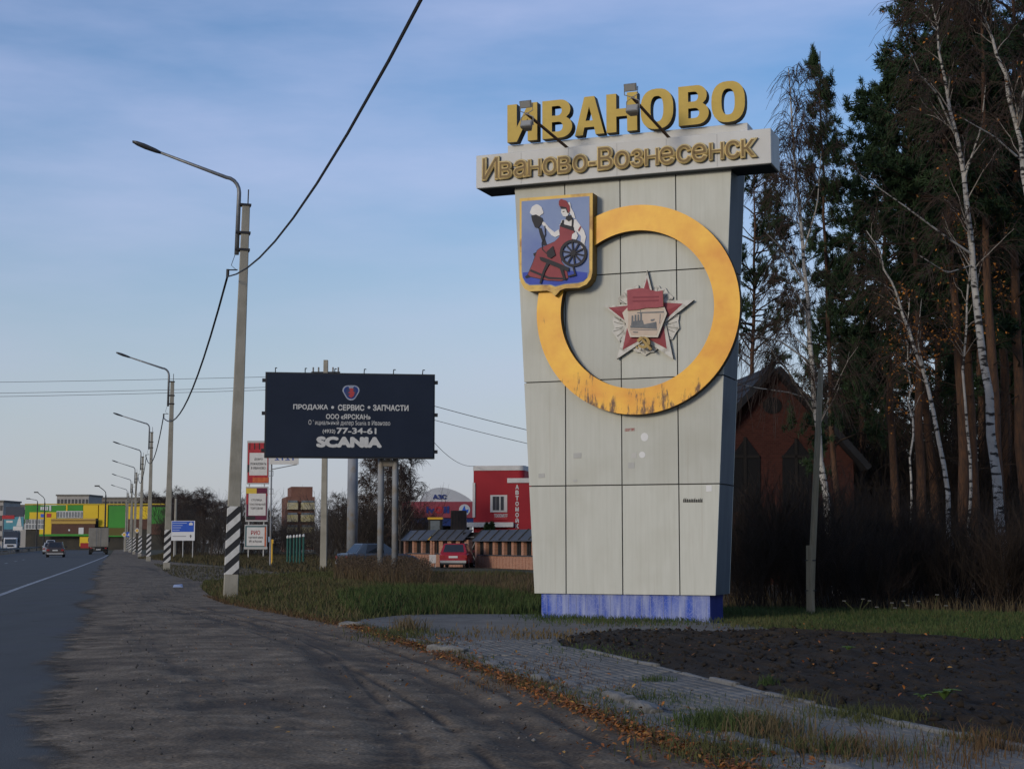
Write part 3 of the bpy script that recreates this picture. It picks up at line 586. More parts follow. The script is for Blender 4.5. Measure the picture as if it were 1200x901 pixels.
lay('sleeve', [(505, 262), (530, 275), (558, 310), (585, 350), (600, 400), (588, 455), (604, 500), (592, 522), (565, 490), (557, 445), (560, 395), (530, 362), (498, 330)], .324, cwh)
lay('cuff', [(535, 345), (555, 310), (562, 322), (543, 358)], .331, cred, th=.01); lay('lace', [(488, 380), (520, 355), (535, 390), (520, 422), (484, 415)], .328, cwh)
lay('bodice', [(396, 286), (430, 300), (478, 312), (502, 322), (503, 353), (388, 314)], .331, cbl, th=.01)
lay('strap', [(408, 264), (422, 262), (418, 300), (398, 295)], .331, cbl, th=.01); lay('strap', [(486, 256), (500, 258), (496, 330), (482, 322)], .331, cbl, th=.01)
lay('collar', [(440, 232), (480, 222), (492, 252), (458, 274), (434, 256)], .333, cbl)
lay('face', [(402, 168), (442, 160), (465, 200), (448, 236), (415, 232), (398, 202)], .328, cwh); lay('eye', [(410, 192), (425, 190), (425, 196), (411, 198)], .334, cbl, th=.008)
lay('veil', [(450, 125), (470, 118), (480, 165), (502, 205), (514, 252), (490, 242), (466, 200)], .326, cwh)
lay('hat', [(380, 108), (398, 92), (440, 106), (468, 148), (470, 190), (457, 207), (440, 165), (396, 168), (380, 140)], .336, M('crest_dark_red', (.25, .035, .04), rough=.6)); lay('hat_brim', [(390, 150), (440, 160), (456, 205), (448, 205), (436, 172), (396, 172)], .341, cbl, th=.008)
lay('wool', [(200 + 52 * cos(a) * (1 + .1 * sin(5 * a)), 190 + 50 * sin(a) * (1 + .1 * cos(4 * a))) for a in [i * pi / 14 for i in range(28)]], .322, cwh)
lay('distaff', [(155, 228), (195, 218), (245, 246), (252, 275), (212, 330), (186, 322), (164, 270)], .326, cbl); lay('distaff_rod', [(212, 322), (238, 328), (282, 462), (256, 470), (226, 380)], .318, cbl)
lay('thread', [(262, 310), (270, 310), (274, 380), (246, 450), (250, 500), (285, 535), (282, 542), (244, 505), (239, 450), (266, 380)], .329, cbl, th=.007)
wr = MB(); wc = (497, 532)
RW = lambda r, w: Z6([(wc[0] + r * cos(i * pi / 20), wc[1] + r * sin(i * pi / 20)) for i in range(40)], w)
o1, o2 = RW(110, .345), RW(89, .345)
for y in (-.345, -.330):
    wr.v += [(x, y, z) for x, z in o1] + [(x, y, z) for x, z in o2]
for i in range(40):
    j = (i + 1) % 40; wr.f += [[i, 40 + i, 40 + j, j], [80 + i, 80 + j, 120 + j, 120 + i], [i, j, 80 + j, 80 + i], [40 + i, 120 + i, 120 + j, 40 + j]]; wr.m += [0] * 4
wheel = wr.build('spinning_wheel', cbl, cr)
for i in range(10):
    a = i * pi / 5 + .2; dx, dy = cos(a), sin(a); MB().slab(Z6([(wc[0] + 10 * dx - 6 * dy, wc[1] + 10 * dy + 6 * dx), (wc[0] + 10 * dx + 6 * dy, wc[1] + 10 * dy - 6 * dx), (wc[0] + 92 * dx + 6 * dy, wc[1] + 92 * dy - 6 * dx), (wc[0] + 92 * dx - 6 * dy, wc[1] + 92 * dy + 6 * dx)], .342), -.342, -.332).build('spoke', cbl, cr)
MB().slab(RW(20, .35), -.35, -.335).build('hub', cbl, cr)
lay('bench', [(222, 562), (250, 565), (300, 583), (462, 648), (458, 682), (400, 662), (232, 592)], .350, cbl)
for pts in ([(288, 590), (312, 602), (268, 680), (234, 782), (222, 776), (248, 680)], [(385, 650), (412, 650), (438, 752), (418, 748)], [(488, 640), (500, 640), (522, 712), (456, 727), (455, 715), (505, 700)], [(280, 520), (332, 474), (352, 548), (312, 575), (286, 560)]):
    lay('wheel_stand', pts, .348, cbl)

# the star emblem
Z5 = lambda pts, w: [Fm.pl(700 + x * 120 / 901, 310 + y * 120 / 901, w) for x, y in pts]
m_sil = M('emblem_silver', (.50, .49, .44), (.60, .58, .52), scale=8, rough=.5, c3=(.34, .32, .27), scale3=9); m_edge = M('emblem_edge', (.09, .085, .07), rough=.8)
m_star = M('emblem_red', (.26, .045, .055), (.32, .06, .07), scale=6, rough=.55); m_sild = M('emblem_groove', (.27, .265, .235), rough=.7)
petals = [([(560, 560), (590, 520), (690, 445), (722, 440), (712, 500), (722, 560), (690, 600), (660, 660), (630, 655)], (560, 540)), ([(250, 560), (240, 510), (140, 455), (135, 500), (150, 560), (130, 590), (165, 640), (190, 675), (225, 660)], (280, 540)),
          ([(300, 745), (420, 640), (530, 740), (500, 770), (460, 775), (420, 800), (380, 775), (340, 770)], (415, 600)), ([(190, 330), (180, 300), (235, 245), (250, 215), (300, 200), (360, 180), (400, 300), (300, 360)], (380, 420)), ([(480, 300), (505, 180), (540, 185), (560, 215), (598, 205), (625, 250), (668, 285), (660, 305), (540, 340)], (480, 420))]
star = MB().slab(Z5([(437, 50), (503, 318), (850, 312), (600, 510), (668, 832), (418, 665), (170, 832), (252, 515), (55, 362), (365, 345)], .09), -.09, -.02, 0, 1).build('star_emblem', [m_sil, m_edge], mon)
for pts, c in petals:
    pt = MB().slab(Z5(pts, .05), -.05, -.015, 0, 1).build('ray_fan', [m_sil, m_edge], mon)
    for i in range(1, len(pts) - 1):
        x, y = pts[i]; px_, py_ = c; dx, dy = x - px_, y - py_; l = math.hypot(dx, dy); nx, ny = -dy / l * 4, dx / l * 4
        MB().slab(Z5([(px_ + .4 * dx - nx, py_ + .4 * dy - ny), (px_ + .4 * dx + nx, py_ + .4 * dy + ny), (x - nx - dx * .08, y - ny - dy * .08), (x + nx - dx * .08, y + ny - dy * .08)], .054), -.054, -.048).build('ray_groove', m_sild, pt)
tips = [(437, 118), (752, 345), (612, 742), (222, 752), (98, 380)]; inn = [(490, 330), (580, 505), (420, 640), (270, 515), (370, 350)]; cen = (425, 480)
for i in range(5):                                       # each red arm is a ridge of two facets
    a, b4 = inn[i - 1], inn[i]; tp = tips[i]; V2 = [Z5([p], .09)[0] for p in (tp, a, cen, b4)]
    zz = [-.093, -.093, -.15, -.093]; arm = MB(); arm.add([(x, y, z) for (x, z), y in zip(V2, zz)], [(0, 2, 1), (0, 3, 2)]); arm.v = arm.v
    arm.build('red_star_arm', m_star, star)
pent = MB().slab(Z5([(265, 378), (590, 372), (612, 430), (532, 640), (288, 638), (220, 425)], .18), -.18, -.10, 0, 1).build('emblem_plaque', [M('emblem_cream', (.62, .56, .46), (.56, .50, .41), scale=6, rough=.6), m_edge], mon)
MB().slab(Z5([(272, 395), (578, 385), (590, 435), (520, 622), (300, 622), (270, 560)], .184), -.184, -.178).build('plaque_field', M('emblem_peach', (.52, .41, .32), (.56, .46, .36), scale=5, rough=.6), pent)
fl = MB().slab(Z5([(262, 226), (320, 214), (390, 207), (450, 218), (520, 236), (575, 228), (580, 370), (520, 380), (430, 382), (350, 398), (265, 404)], .215), -.215, -.18, 0, 1).build('emblem_flag', [M('emblem_flag_red', (.27, .045, .06), (.33, .06, .075), scale=6, rough=.55), M('emblem_trim', (.30, .19, .04), rough=.5)], mon)
for yy in (282, 315): MB().slab(Z5([(310, yy), (540, yy - 6), (540, yy + 8), (310, yy + 14)], .219), -.219, -.213).build('flag_lettering', M('emblem_flag_mark', (.22, .035, .05), rough=.6), fl)
m_ship = M('emblem_ship', (.115, .125, .135), (.17, .18, .185), scale=12, rough=.6)
MB().slab(Z5([(288, 538), (400, 528), (518, 503), (524, 568), (400, 560), (292, 558)], .19), -.19, -.182).build('ship_hull', m_ship, pent)
for x, y0, y1 in ((308, 450, 530), (335, 442, 528), (360, 440, 526), (384, 425, 522)): MB().slab(Z5([(x - 7, y0), (x + 7, y0), (x + 9, y1), (x - 9, y1)], .19), -.19, -.182).build('ship_funnel', m_ship, pent)
for pts in ([(376, 400), (381, 400), (382, 440), (376, 440)], [(300, 500), (400, 490), (410, 530), (296, 536)], [(468, 484), (505, 478), (505, 488), (485, 500), (470, 498)], [(350, 420), (585, 412), (585, 424), (352, 430)], [(550, 435), (556, 435), (552, 520), (545, 520)], [(310, 590), (360, 592), (355, 602), (320, 600)], [(290, 568), (526, 574), (526, 580), (290, 574)]):
    MB().slab(Z5(pts, .188), -.188, -.182).build('ship_detail', m_ship, pent)
m_hs = M('emblem_gold', (.36, .24, .05), (.28, .17, .03), scale=10, rough=.45)
sk = [(405 + 58 * cos(a), 685 + 52 * sin(a)) for a in [radians(q) for q in range(-95, 150, 15)]]; sk2 = [(398 + 36 * cos(a), 680 + 34 * sin(a)) for a in [radians(q) for q in range(150, -96, -15)]]
MB().slab(Z5(sk + sk2, .235), -.235, -.18).build('sickle', m_hs, mon); MB().slab(Z5([(345, 718), (360, 735), (350, 742), (335, 728)], .235), -.235, -.18).build('sickle_handle', m_hs, mon)
MB().slab(Z5([(372, 650), (390, 638), (480, 742), (462, 756)], .25), -.25, -.19).build('hammer_handle', m_hs, mon); MB().slab(Z5([(345, 665), (385, 630), (402, 648), (362, 684)], .255), -.255, -.19).build('hammer_head', m_hs, mon)
# stains, old stickers and scrawl
m_pale = M('pale_patch', (.66, .66, .64), rough=.6); m_greyp = M('grey_patch', (.43, .43, .40), (.40, .40, .37), scale=9, rough=.7); m_scr = M('black_scrawl', (.03, .03, .03), rough=.7)
def patch(name, x0, y0, x1, y1, mat, round_=False, w=.006):
    if round_:
        cx, cy = (x0 + x1) / 2, (y0 + y1) / 2; pts = [(cx + (x1 - x0) / 2 * cos(i * pi / 8) * (1 + .08 * random.random()), cy + (y1 - y0) / 2 * sin(i * pi / 8)) for i in range(16)]
    else: pts = [(x0, y1), (x1, y1 - .6), (x1, y0 - .6), (x0, y0)]
    MB().slab([Fm.pl(*p, w) for p in pts], -w, -.002).build(name, mat, mon)
patch('round_sticker', 751, 507, 759.5, 517, m_pale, True); patch('round_sticker', 749, 529, 756, 536.5, m_pale, True); patch('grey_patch', 672, 531, 681, 537, m_greyp); patch('grey_patch', 736, 542, 743.5, 549, m_greyp); patch('pale_patch', 827.5, 569, 834, 576, m_pale)
patch('sticker', 732, 502, 744, 505.5, M('sticker_red', (.30, .10, .08), (.45, .42, .38), scale=14)); patch('grey_patch', 631, 555, 638, 560, m_greyp); patch('grey_patch', 672, 562, 676, 565, m_greyp)
patch('grey_patch', 740, 531, 746, 537, M('faint_patch', (.50, .49, .45)))
for i in range(11):
    x = 800.5 + i * 2.1; MB().slab([Fm.pl(*p, .006) for p in [(x, 588.5), (x + 1.7, 588.3), (x + 1.5, 585 - random.random() * 2.2), (x + .2, 585.6 - random.random())]], -.006, -.002).build('scrawl', m_scr, mon)

# floodlights on arms in front of the letters
m_rust = M('rusty_arm', (.085, .045, .025), (.14, .085, .05), scale=20, rough=.8); m_lampg = M('lamp_grey', (.20, .20, .19), (.27, .265, .25), scale=12, rough=.55); m_lampd = M('lamp_glass_grey', (.30, .30, .285), rough=.25, spec=.6)
def floodlight(label, p0, p1, w1, lamps):
    root_l = Fm.pl(*p0, .1); end_l = Fm.pl(*p1, w1)
    fl_ = thing('floodlight', label, 'floodlight', Fm.o, -radians(A), 'floodlights on the monument header')
    a = Vector((root_l[0], -.1, HZ1)); e = Vector((end_l[0], -w1, end_l[1]))
    MB().tube([a - Vector((0, -.05, .02)), e], .028, 8).build('arm', m_rust, fl_)
    MB().tube([a, a + Vector((-.05, -.1, -.25))], .02, 6).build('brace', m_rust, fl_)
    for (x0, y0, x1, y1, tilt) in lamps:
        l0, l1, z0, z1 = Fm.rect(x0, y0, x1, y1, w1); cx, cz = (l0 + l1) / 2, (z0 + z1) / 2; hw, hh = (l1 - l0) / 2, (z1 - z0) / 2
        rot = Matrix.Rotation(tilt, 3, 'X'); mv = lambda v: tuple(rot @ Vector(v) + Vector((cx, -w1, cz)))
        h = MB(); h.hull([[mv(p) for p in [(-hw, -.07, -hh), (hw, -.07, -hh), (hw, -.07, hh), (-hw, -.07, hh)]], [mv(p) for p in [(-hw, -.02, -hh), (hw, -.02, -hh), (hw, -.02, hh), (-hw, -.02, hh)]], [mv(p) for p in [(-hw * .6, .10, -hh * .6), (hw * .6, .10, -hh * .6), (hw * .6, .10, hh * .6), (-hw * .6, .10, hh * .6)]]])
        hd_ = h.build('lamp_housing', m_lampg, fl_); g_ = MB(); g_.hull([[mv(p) for p in [(-hw * .86, -.078, -hh * .8), (hw * .86, -.078, -hh * .8), (hw * .86, -.078, hh * .8), (-hw * .86, -.078, hh * .8)]], [mv(p) for p in [(-hw * .86, -.066, -hh * .8), (hw * .86, -.066, -hh * .8), (hw * .86, -.066, hh * .8), (-hw * .86, -.066, hh * .8)]]])
        g_.build('lamp_glass', m_lampd, hd_)
        for sgx in (-1, 1): MB().tube([mv((sgx * (hw + .012), 0, 0)), (cx + sgx * (hw + .012), -w1, e.z + (cz - e.z) * .3), (e.x, -w1, e.z)], .01, 5).build('bracket', m_lampg, fl_)
floodlight('left floodlight pair on a rusty arm before the first gold letter', (667, 161), (617, 133.5), 1.5, [(610.5, 117, 623.5, 126.5, .5), (611.5, 142.5, 624, 152.5, -.5)])
floodlight('right floodlight pair on a rusty arm, higher, before the fourth gold letter', (786, 153), (741, 114.5), 1.5, [(732.5, 97, 746.5, 107, .5), (735, 124, 748.5, 135, -.5)])

# ------------------------------------------------------------------ street lamps along the shoulder
m_pole = M('pole_concrete', (.27, .255, .205), (.34, .32, .265), scale=2.5, rough=.9, bump=.25, bscale=25, stretch=(1, 1, .3), c3=(.23, .215, .17), scale3=1.2)
m_stripe = M('pole_stripes', (.66, .65, .61), (.54, .53, .49), scale=7, rough=.75)
t, b = nodes(m_stripe); tco = t.nodes.new('ShaderNodeTexCoord'); sp = t.nodes.new('ShaderNodeSeparateXYZ'); t.links.new(tco.outputs['Object'], sp.inputs[0])
c1 = t.nodes.new('ShaderNodeMath'); c1.operation = 'MULTIPLY_ADD'; c1.inputs[1].default_value = -.95; t.links.new(sp.outputs['X'], c1.inputs[0]); t.links.new(sp.outputs['Z'], c1.inputs[2])
c2 = t.nodes.new('ShaderNodeMath'); c2.operation = 'DIVIDE'; c2.inputs[1].default_value = .41; t.links.new(c1.outputs[0], c2.inputs[0])
c3 = t.nodes.new('ShaderNodeMath'); c3.operation = 'FRACT'; t.links.new(c2.outputs[0], c3.inputs[0]); c4 = t.nodes.new('ShaderNodeMath'); c4.operation = 'GREATER_THAN'; c4.inputs[1].default_value = .5; t.links.new(c3.outputs[0], c4.inputs[0])
k = t.nodes.new('ShaderNodeMix'); k.data_type = 'RGBA'; k.inputs['B'].default_value = (.03, .03, .032, 1); src = b.inputs['Base Color'].links[0].from_socket; t.links.new(src, k.inputs['A']); t.links.new(c4.outputs[0], k.inputs['Factor']); t.links.new(k.outputs['Result'], b.inputs['Base Color'])
m_arm = M('galvanised_arm', (.16, .17, .18), (.22, .23, .24), scale=10, rough=.5, metal=.5); m_lhead = M('lamp_head', (.045, .047, .05), rough=.4, spec=.5); m_dark = M('dark_metal', (.03, .03, .032), rough=.6)
def pw(z): return .185 - .0085 * z                        # half width of the tapering concrete pole
def sect(z, g=1.0, dx=0):
    h = pw(z) * g; return [(-h * .95, -h, z), (h * .95, -h, z), (h * 1.0, -h * .8, z), (h * .9, h, z), (-h * .9, h, z), (-h * 1.0, -h * .8, z)]
def make_lamp(label, loc, lean=0, striped=True, arm=True, H=10.0):
    l = thing('street_lamp', label, 'street lamp', loc, RA, 'concrete street lamps along the shoulder'); l.rotation_euler.y = lean
    MB().hull([sect(-.4), sect(2), sect(5), sect(8), sect(H)]).build('pole', m_pole, l, bevel=.01)
    if striped: MB().hull([sect(.42, 1.02), sect(1.3, 1.02), sect(2.15, 1.02)]).build('stripe_band', m_stripe, l, label='black and white diagonal stripes')
    MB().box(-.15, .13, -.13, .13, H, H + .05).build('pole_cap', m_dark, l)
    for z in (H - .75, H - 1.2): MB().box(-.24, .14, -.135, .135, z, z + .06).build('clamp', m_dark, l)
    MB().tube([(.05, 0, H), (.05, 0, H + .45)], .018, 6).build('rod', m_dark, l)
    if arm:
        pa = [(-.19, 0, H - 1.3), (-.19, 0, H + .35)] + [(-.19 - .35 * (1 - cos(q * pi / 2 / 5)) , 0, H + .35 + .38 * sin(q * pi / 2 / 5)) for q in range(1, 6)] + [(-2.35, 0, H + 1.28)]
        MB().tube(pa, [.06, .055] + [.05] * 5 + [.035], 8).build('arm', m_arm, l, smooth=True)
        hd = MB(); rings = []
        for u, w, hh in ((0, .05, .04), (.12, .09, .06), (.4, .12, .075), (.6, .11, .06), (.72, .05, .03)):
            c = Vector((-2.25 - u, 0, 1.25 + H + u * .32)); rings.append([tuple(c + Vector((0, w * cos(q * pi / 4), hh * sin(q * pi / 4)))) for q in range(8)])
        h_ = hd.hull(rings).build('lamp_head', m_lhead, l, smooth=True)
    MB().tube([(-.15, 0, 8.3), (-.42, 0, 8.28)], .018, 6).build('bracket', m_dark, l)
    MB().tube([(-.40, 0, 8.3), (-.40, 0, 8.1)], .045, 6).build('insulator', m_dark, l)
    MB().tube([(-.2, -.02, H - 1.2), (-.32, -.05, H - 1.6), (-.2, -.05, 8.3)], .008, 4).build('drop_wire', m_dark, l)
    return l
DL = [40.7, 84, 123, 158, 194, 232, 275]; names = ['nearest striped lamp post, by the grass verge, leaning slightly', 'second striped lamp post from the viewer, beside the dirt shoulder', 'third striped lamp post from the viewer', 'fourth lamp post from the viewer, thinner and darker in the row', 'fifth lamp post from the viewer, with a diamond sign', 'sixth lamp post from the viewer', 'farthest lamp post of the row, before the green wall']
bases = []
for i, (d, nm) in enumerate(zip(DL, names)):
    p = Vector((-7.26 - .254 * (d - 40.7), d, 0))
    if i == 0: p = at(270, 692, 40.7)
    if i in (0, 3): l = make_lamp(nm, p, radians(1.3) if i == 0 else radians(.5)); first = l if i == 0 else first
    else: l = dup(first, p, RA, nm); l.rotation_euler.y = radians(random.uniform(.2, .7))
    bases.append(p)
def sag(a, b, s, n=14): return [tuple(Vector(a).lerp(Vector(b), i / n) - Vector((0, 0, 4 * s * (i / n) * (1 - i / n)))) for i in range(n + 1)]
def wire(name, label, a, b, s, r=.012, group=None): return tag(MB().tube(sag(a, b, s), r, 5).build(name, m_dark), label, 'cable', group)
hook = lambda p, i: Vector((p.x - .40 * RR[0] + (.18 if i == 0 else .06), p.y - .40 * RR[1], p.z + 8.1))
wire('power_cable', 'thick black cable rising from the nearest lamp post over the viewer', hook(bases[0], 0), (3.2, -1.0, 8.3), 1.65, .02)
wire('power_cable', 'black cable sagging from the nearest to the second lamp post', hook(bases[0], 0), hook(bases[1], 1), 1.45, .03)
for i in range(1, 5): wire('power_cable', 'black cable sagging between the ' + ['second and third', 'third and fourth', 'fourth and fifth', 'fifth and sixth'][i - 1] + ' lamp posts', hook(bases[i], i), hook(bases[i + 1], i + 1), 1.3, .03)

# utility pole behind the billboard with its wires
up = G(379, 667); up = Vector((up.x, up.y, 0)); u = thing('utility_pole', 'slim concrete utility pole rising behind the dark billboard', 'utility pole', up)
HT = at(378, 422, up.y).z
MB().hull([[(sx * w, sy * w, z) for sx, sy in ((-1, -1), (1, -1), (1, 1), (-1, 1))] for z, w in ((-.3, .18), (HT, .12))]).build('pole', m_pole, u, bevel=.01)
MB().box(-.8, .8, -.05, .05, HT - .75, HT - .65).build('crossarm', m_dark, u)
for x in (-.7, -.4, .4, .7): MB().tube([(x, 0, HT - .65), (x, 0, HT - .4)], .05, 6).build('insulator', m_lampg, u)
Y = up.y
for i, (a, b_, s, nm) in enumerate([((0, 447), (372, 440), .2, 'top'), ((0, 461), (372, 452), .2, 'middle'), ((0, 464), (372, 455), .25, 'lower')]):
    pa = at(a[0] - 500, a[1] + 2, Y + 4); pb = at(*b_, Y); wire('overhead_wire', 'thin overhead wire crossing the left sky, %s of three' % nm, pa, pb, s, .012, 'overhead wires across the sky')
wire('overhead_wire', 'thin overhead wire right of the billboard, upper of two, running behind the monument', at(384, 438, Y), at(760, 534, Y - 6), .3, .018); wire('overhead_wire', 'thin overhead wire right of the billboard, lower of two, running behind the monument', at(384, 455, Y), at(760, 549, Y - 6), .3, .015)
wire('overhead_wire', 'thin wire dropping from the billboard side to the red car wash roof', at(500, 508, Y + 10), at(556, 546, 140), .6, .018)

# ------------------------------------------------------------------ the big billboard
Fb = Frame((at(410, 690, 56).x, 56, 0), -8); bb = thing('billboard', 'large dark navy billboard with white lettering on grey steel posts', 'billboard', Fb.o, radians(8))
cs = [Fb.pl(312, 436.5), Fb.pl(508, 441), Fb.pl(508, 537), Fb.pl(312, 533.5)]
bx0 = (cs[0][0] + cs[3][0]) / 2; bx1 = (cs[1][0] + cs[2][0]) / 2; bz1 = (cs[0][1] + cs[1][1]) / 2; bz0 = (cs[2][1] + cs[3][1]) / 2
m_navy = M('billboard_navy', (.0085, .0145, .030), (.012, .019, .037), scale=.8, rough=.5, spec=.3); m_frame = M('billboard_frame', (.03, .032, .036), rough=.6)
m_post = M('grey_steel_post', (.20, .215, .23), (.27, .28, .295), scale=3, rough=.6, stretch=(1, 1, .3), c3=(.22, .19, .15), scale3=2)
MB().box(bx0, bx1, 0, .03, bz0, bz1).build('print_panel', m_navy, bb)
fr = MB().box(bx0 - .05, bx1 + .05, .032, .25, bz0 - .05, bz1 + .05).build('frame', m_frame, bb)
for z in (bz0 + .15, (bz0 + bz1) / 2, bz1 - .3):
    MB().box(bx0 - .16, bx0 - .05, .05, .2, z, z + .12).build('clip', m_dark, bb); MB().box(bx1 + .05, bx1 + .16, .05, .2, z, z + .12).build('clip', m_dark, bb)
for x in np.linspace(bx0 + .3, bx1 - .4, 6): MB().tube([(x, .1, bz1), (x, -.15, bz1 + .18), (x + .05, -.3, bz1 + .16)], .018, 5).build('lamp_bracket', m_dark, bb)
for px_, pb in ((447, 681), (464, 686)):
    x = Fb.pl(px_, 600)[0]; MB().tube([(x, .5, -.3), (x, .5, bz1 - .2)], .112, 12).build('post', m_post, bb, smooth=True)
xa, xb = Fb.pl(449, 545)[0], Fb.pl(462, 545)[0]; MB().box(xa, xb, .42, .56, bz0 - .30, bz0 - .08).build('tie_beam', m_post, bb)
for z in (bz0 + .4, bz1 - .5): MB().box(bx0 + .2, bx1 - .2, .26, .38, z, z + .12).build('rail', m_frame, bb)
m_wt = M('print_white', (.60, .60, .58), (.52, .52, .50), scale=3, rough=.6)
def bbtext(s, x0, y0, x1, y1, fat=.02, nm='lettering', mat=None, sxx=1):
    l0, l1, z0, z1 = Fb.rect(x0, y0, x1, y1); return lettering(nm, s, (l0 + l1) / 2, -.006, (z0 + z1) / 2, 1, mat or m_wt, bb, fat=fat, width=l1 - l0, height=z1 - z0)
bbtext('ПРОДАЖА', 343.6, 474, 384.5, 480.6, .035); bbtext('СЕРВИС', 396, 474.3, 427, 481, .035); bbtext('ЗАПЧАСТИ', 437, 474.6, 478.8, 481.2, .035)
for x in (389.8, 432.4): MB().slab([Fb.pl(x + 1.7 * cos(q * pi / 8), 477.3 + 1.7 * sin(q * pi / 8)) for q in range(16)], -.008, -.001).build('dot', m_wt, bb)
bbtext('ООО «ЯРСКАН»', 382, 485.5, 434.4, 491, .03); bbtext('Официальный дилер Scania в Иваново', 361.4, 492.8, 457.3, 499.0, .0); bbtext('(4932)', 378, 503, 393, 508.5, .02); bbtext('77-34-61', 394.4, 501.5, 441.2, 508.2, .03); bbtext('SCANIA', 370.6, 511.9, 447.6, 524.2, .075)
lg = lambda pts: [Fb.pl(411.3 + x * 10.2, 459.3 - y * 9.8) for x, y in pts]
tri = lambda s: [(s * .62 * cos(radians(a_)) + s * .42 * cos(radians(c_)), s * .58 * sin(radians(a_)) + s * .42 * sin(radians(c_)) ) for c_, a_ in [(150, x) for x in range(90, 211, 20)] + [(270, x) for x in range(210, 331, 20)] + [(30, x) for x in range(330, 451, 20)]]
m_lsil = M('logo_silver', (.40, .43, .50), (.25, .28, .36), scale=9, rough=.4)
MB().slab(lg(tri(1.0)), -.010, -.001).build('logo_rim', m_lsil, bb); MB().slab(lg(tri(.84)), -.014, -.003).build('logo_field', M('logo_blue', (.02, .045, .20), rough=.5), bb); 
MB().slab(lg([(.62 * cos(q * pi / 12), .62 * sin(q * pi / 12)) for q in range(24)]), -.017, -.004).build('logo_disc', M('logo_dark', (.045, .06, .14), rough=.5), bb)
MB().slab(lg([(-.35, -.1), (-.1, .1), (-.22, .38), (.05, .55), (.32, .3), (.22, .1), (.42, -.05), (.3, -.5), (0, -.72), (-.3, -.45), (-.05, -.2)]), -.021, -.006).build('logo_griffin', M('logo_red', (.42, .06, .06), rough=.5), bb)
MB().slab(lg([(-.22, .45), (.25, .45), (.34, .78), (.14, .6), (.02, .85), (-.1, .6), (-.3, .78)]), -.024, -.008).build('logo_crown', m_lsil, bb)

# thick column behind the billboard
cp_ = Vector((at(413, 600, 100).x, 100, 0)); c_ = thing('steel_column', 'thick grey steel column standing behind the dark billboard', 'column', cp_)
MB().tube([(0, 0, -.2), (0, 0, 9.8)], [.35, .32], 16).build('shaft', m_post, c_, smooth=True); MB().tube([(0, 0, 0), (0, 0, .12)], .55, 16).build('flange', m_post, c_); MB().box(-1.2, 1.2, -.2, .2, 9.8, 10.2).build('head_beam', m_frame, c_)

# ------------------------------------------------------------------ three-panel pylon sign, banner, small signs
Fp = Frame((at(301, 640, 150).x, 150, 0), 0); py = thing('pylon_sign', 'narrow pylon of three colourful sign boxes with white cards', 'pylon sign', Fp.o)
ZP = lambda x, y: (280 + x * .1775, 500 + y * .1776)
def pr(nm, x0, y0, x1, y1, w, mat, par=py, th=.02):
    a = ZP(x0, y0); b_ = ZP(x1, y1); l0, l1, z0, z1 = Fp.rect(a[0], a[1], b_[0], b_[1], w); return MB().box(l0, l1, -w, -w + th, z0, z1).build(nm, mat, par)
m_alu = M('alu_trim', (.42, .42, .40), rough=.5); m_card = M('white_card', (.62, .61, .57), (.56, .55, .52), scale=3, rough=.6); m_pr = M('print_red', (.42, .03, .035), (.30, .015, .025), scale=3, rough=.5); m_po = M('print_orange', (.55, .15, .04), (.42, .08, .03), scale=3, rough=.5)
m_pm = M('print_maroon', (.13, .012, .05), (.09, .01, .03), scale=3, rough=.5); m_py = M('print_yellow', (.60, .42, .05), rough=.5); m_pk = M('print_black', (.02, .02, .022), rough=.5); m_tx = M('print_text_dark', (.06, .05, .05), rough=.6); m_teal = M('print_teal', (.03, .10, .11), rough=.5)
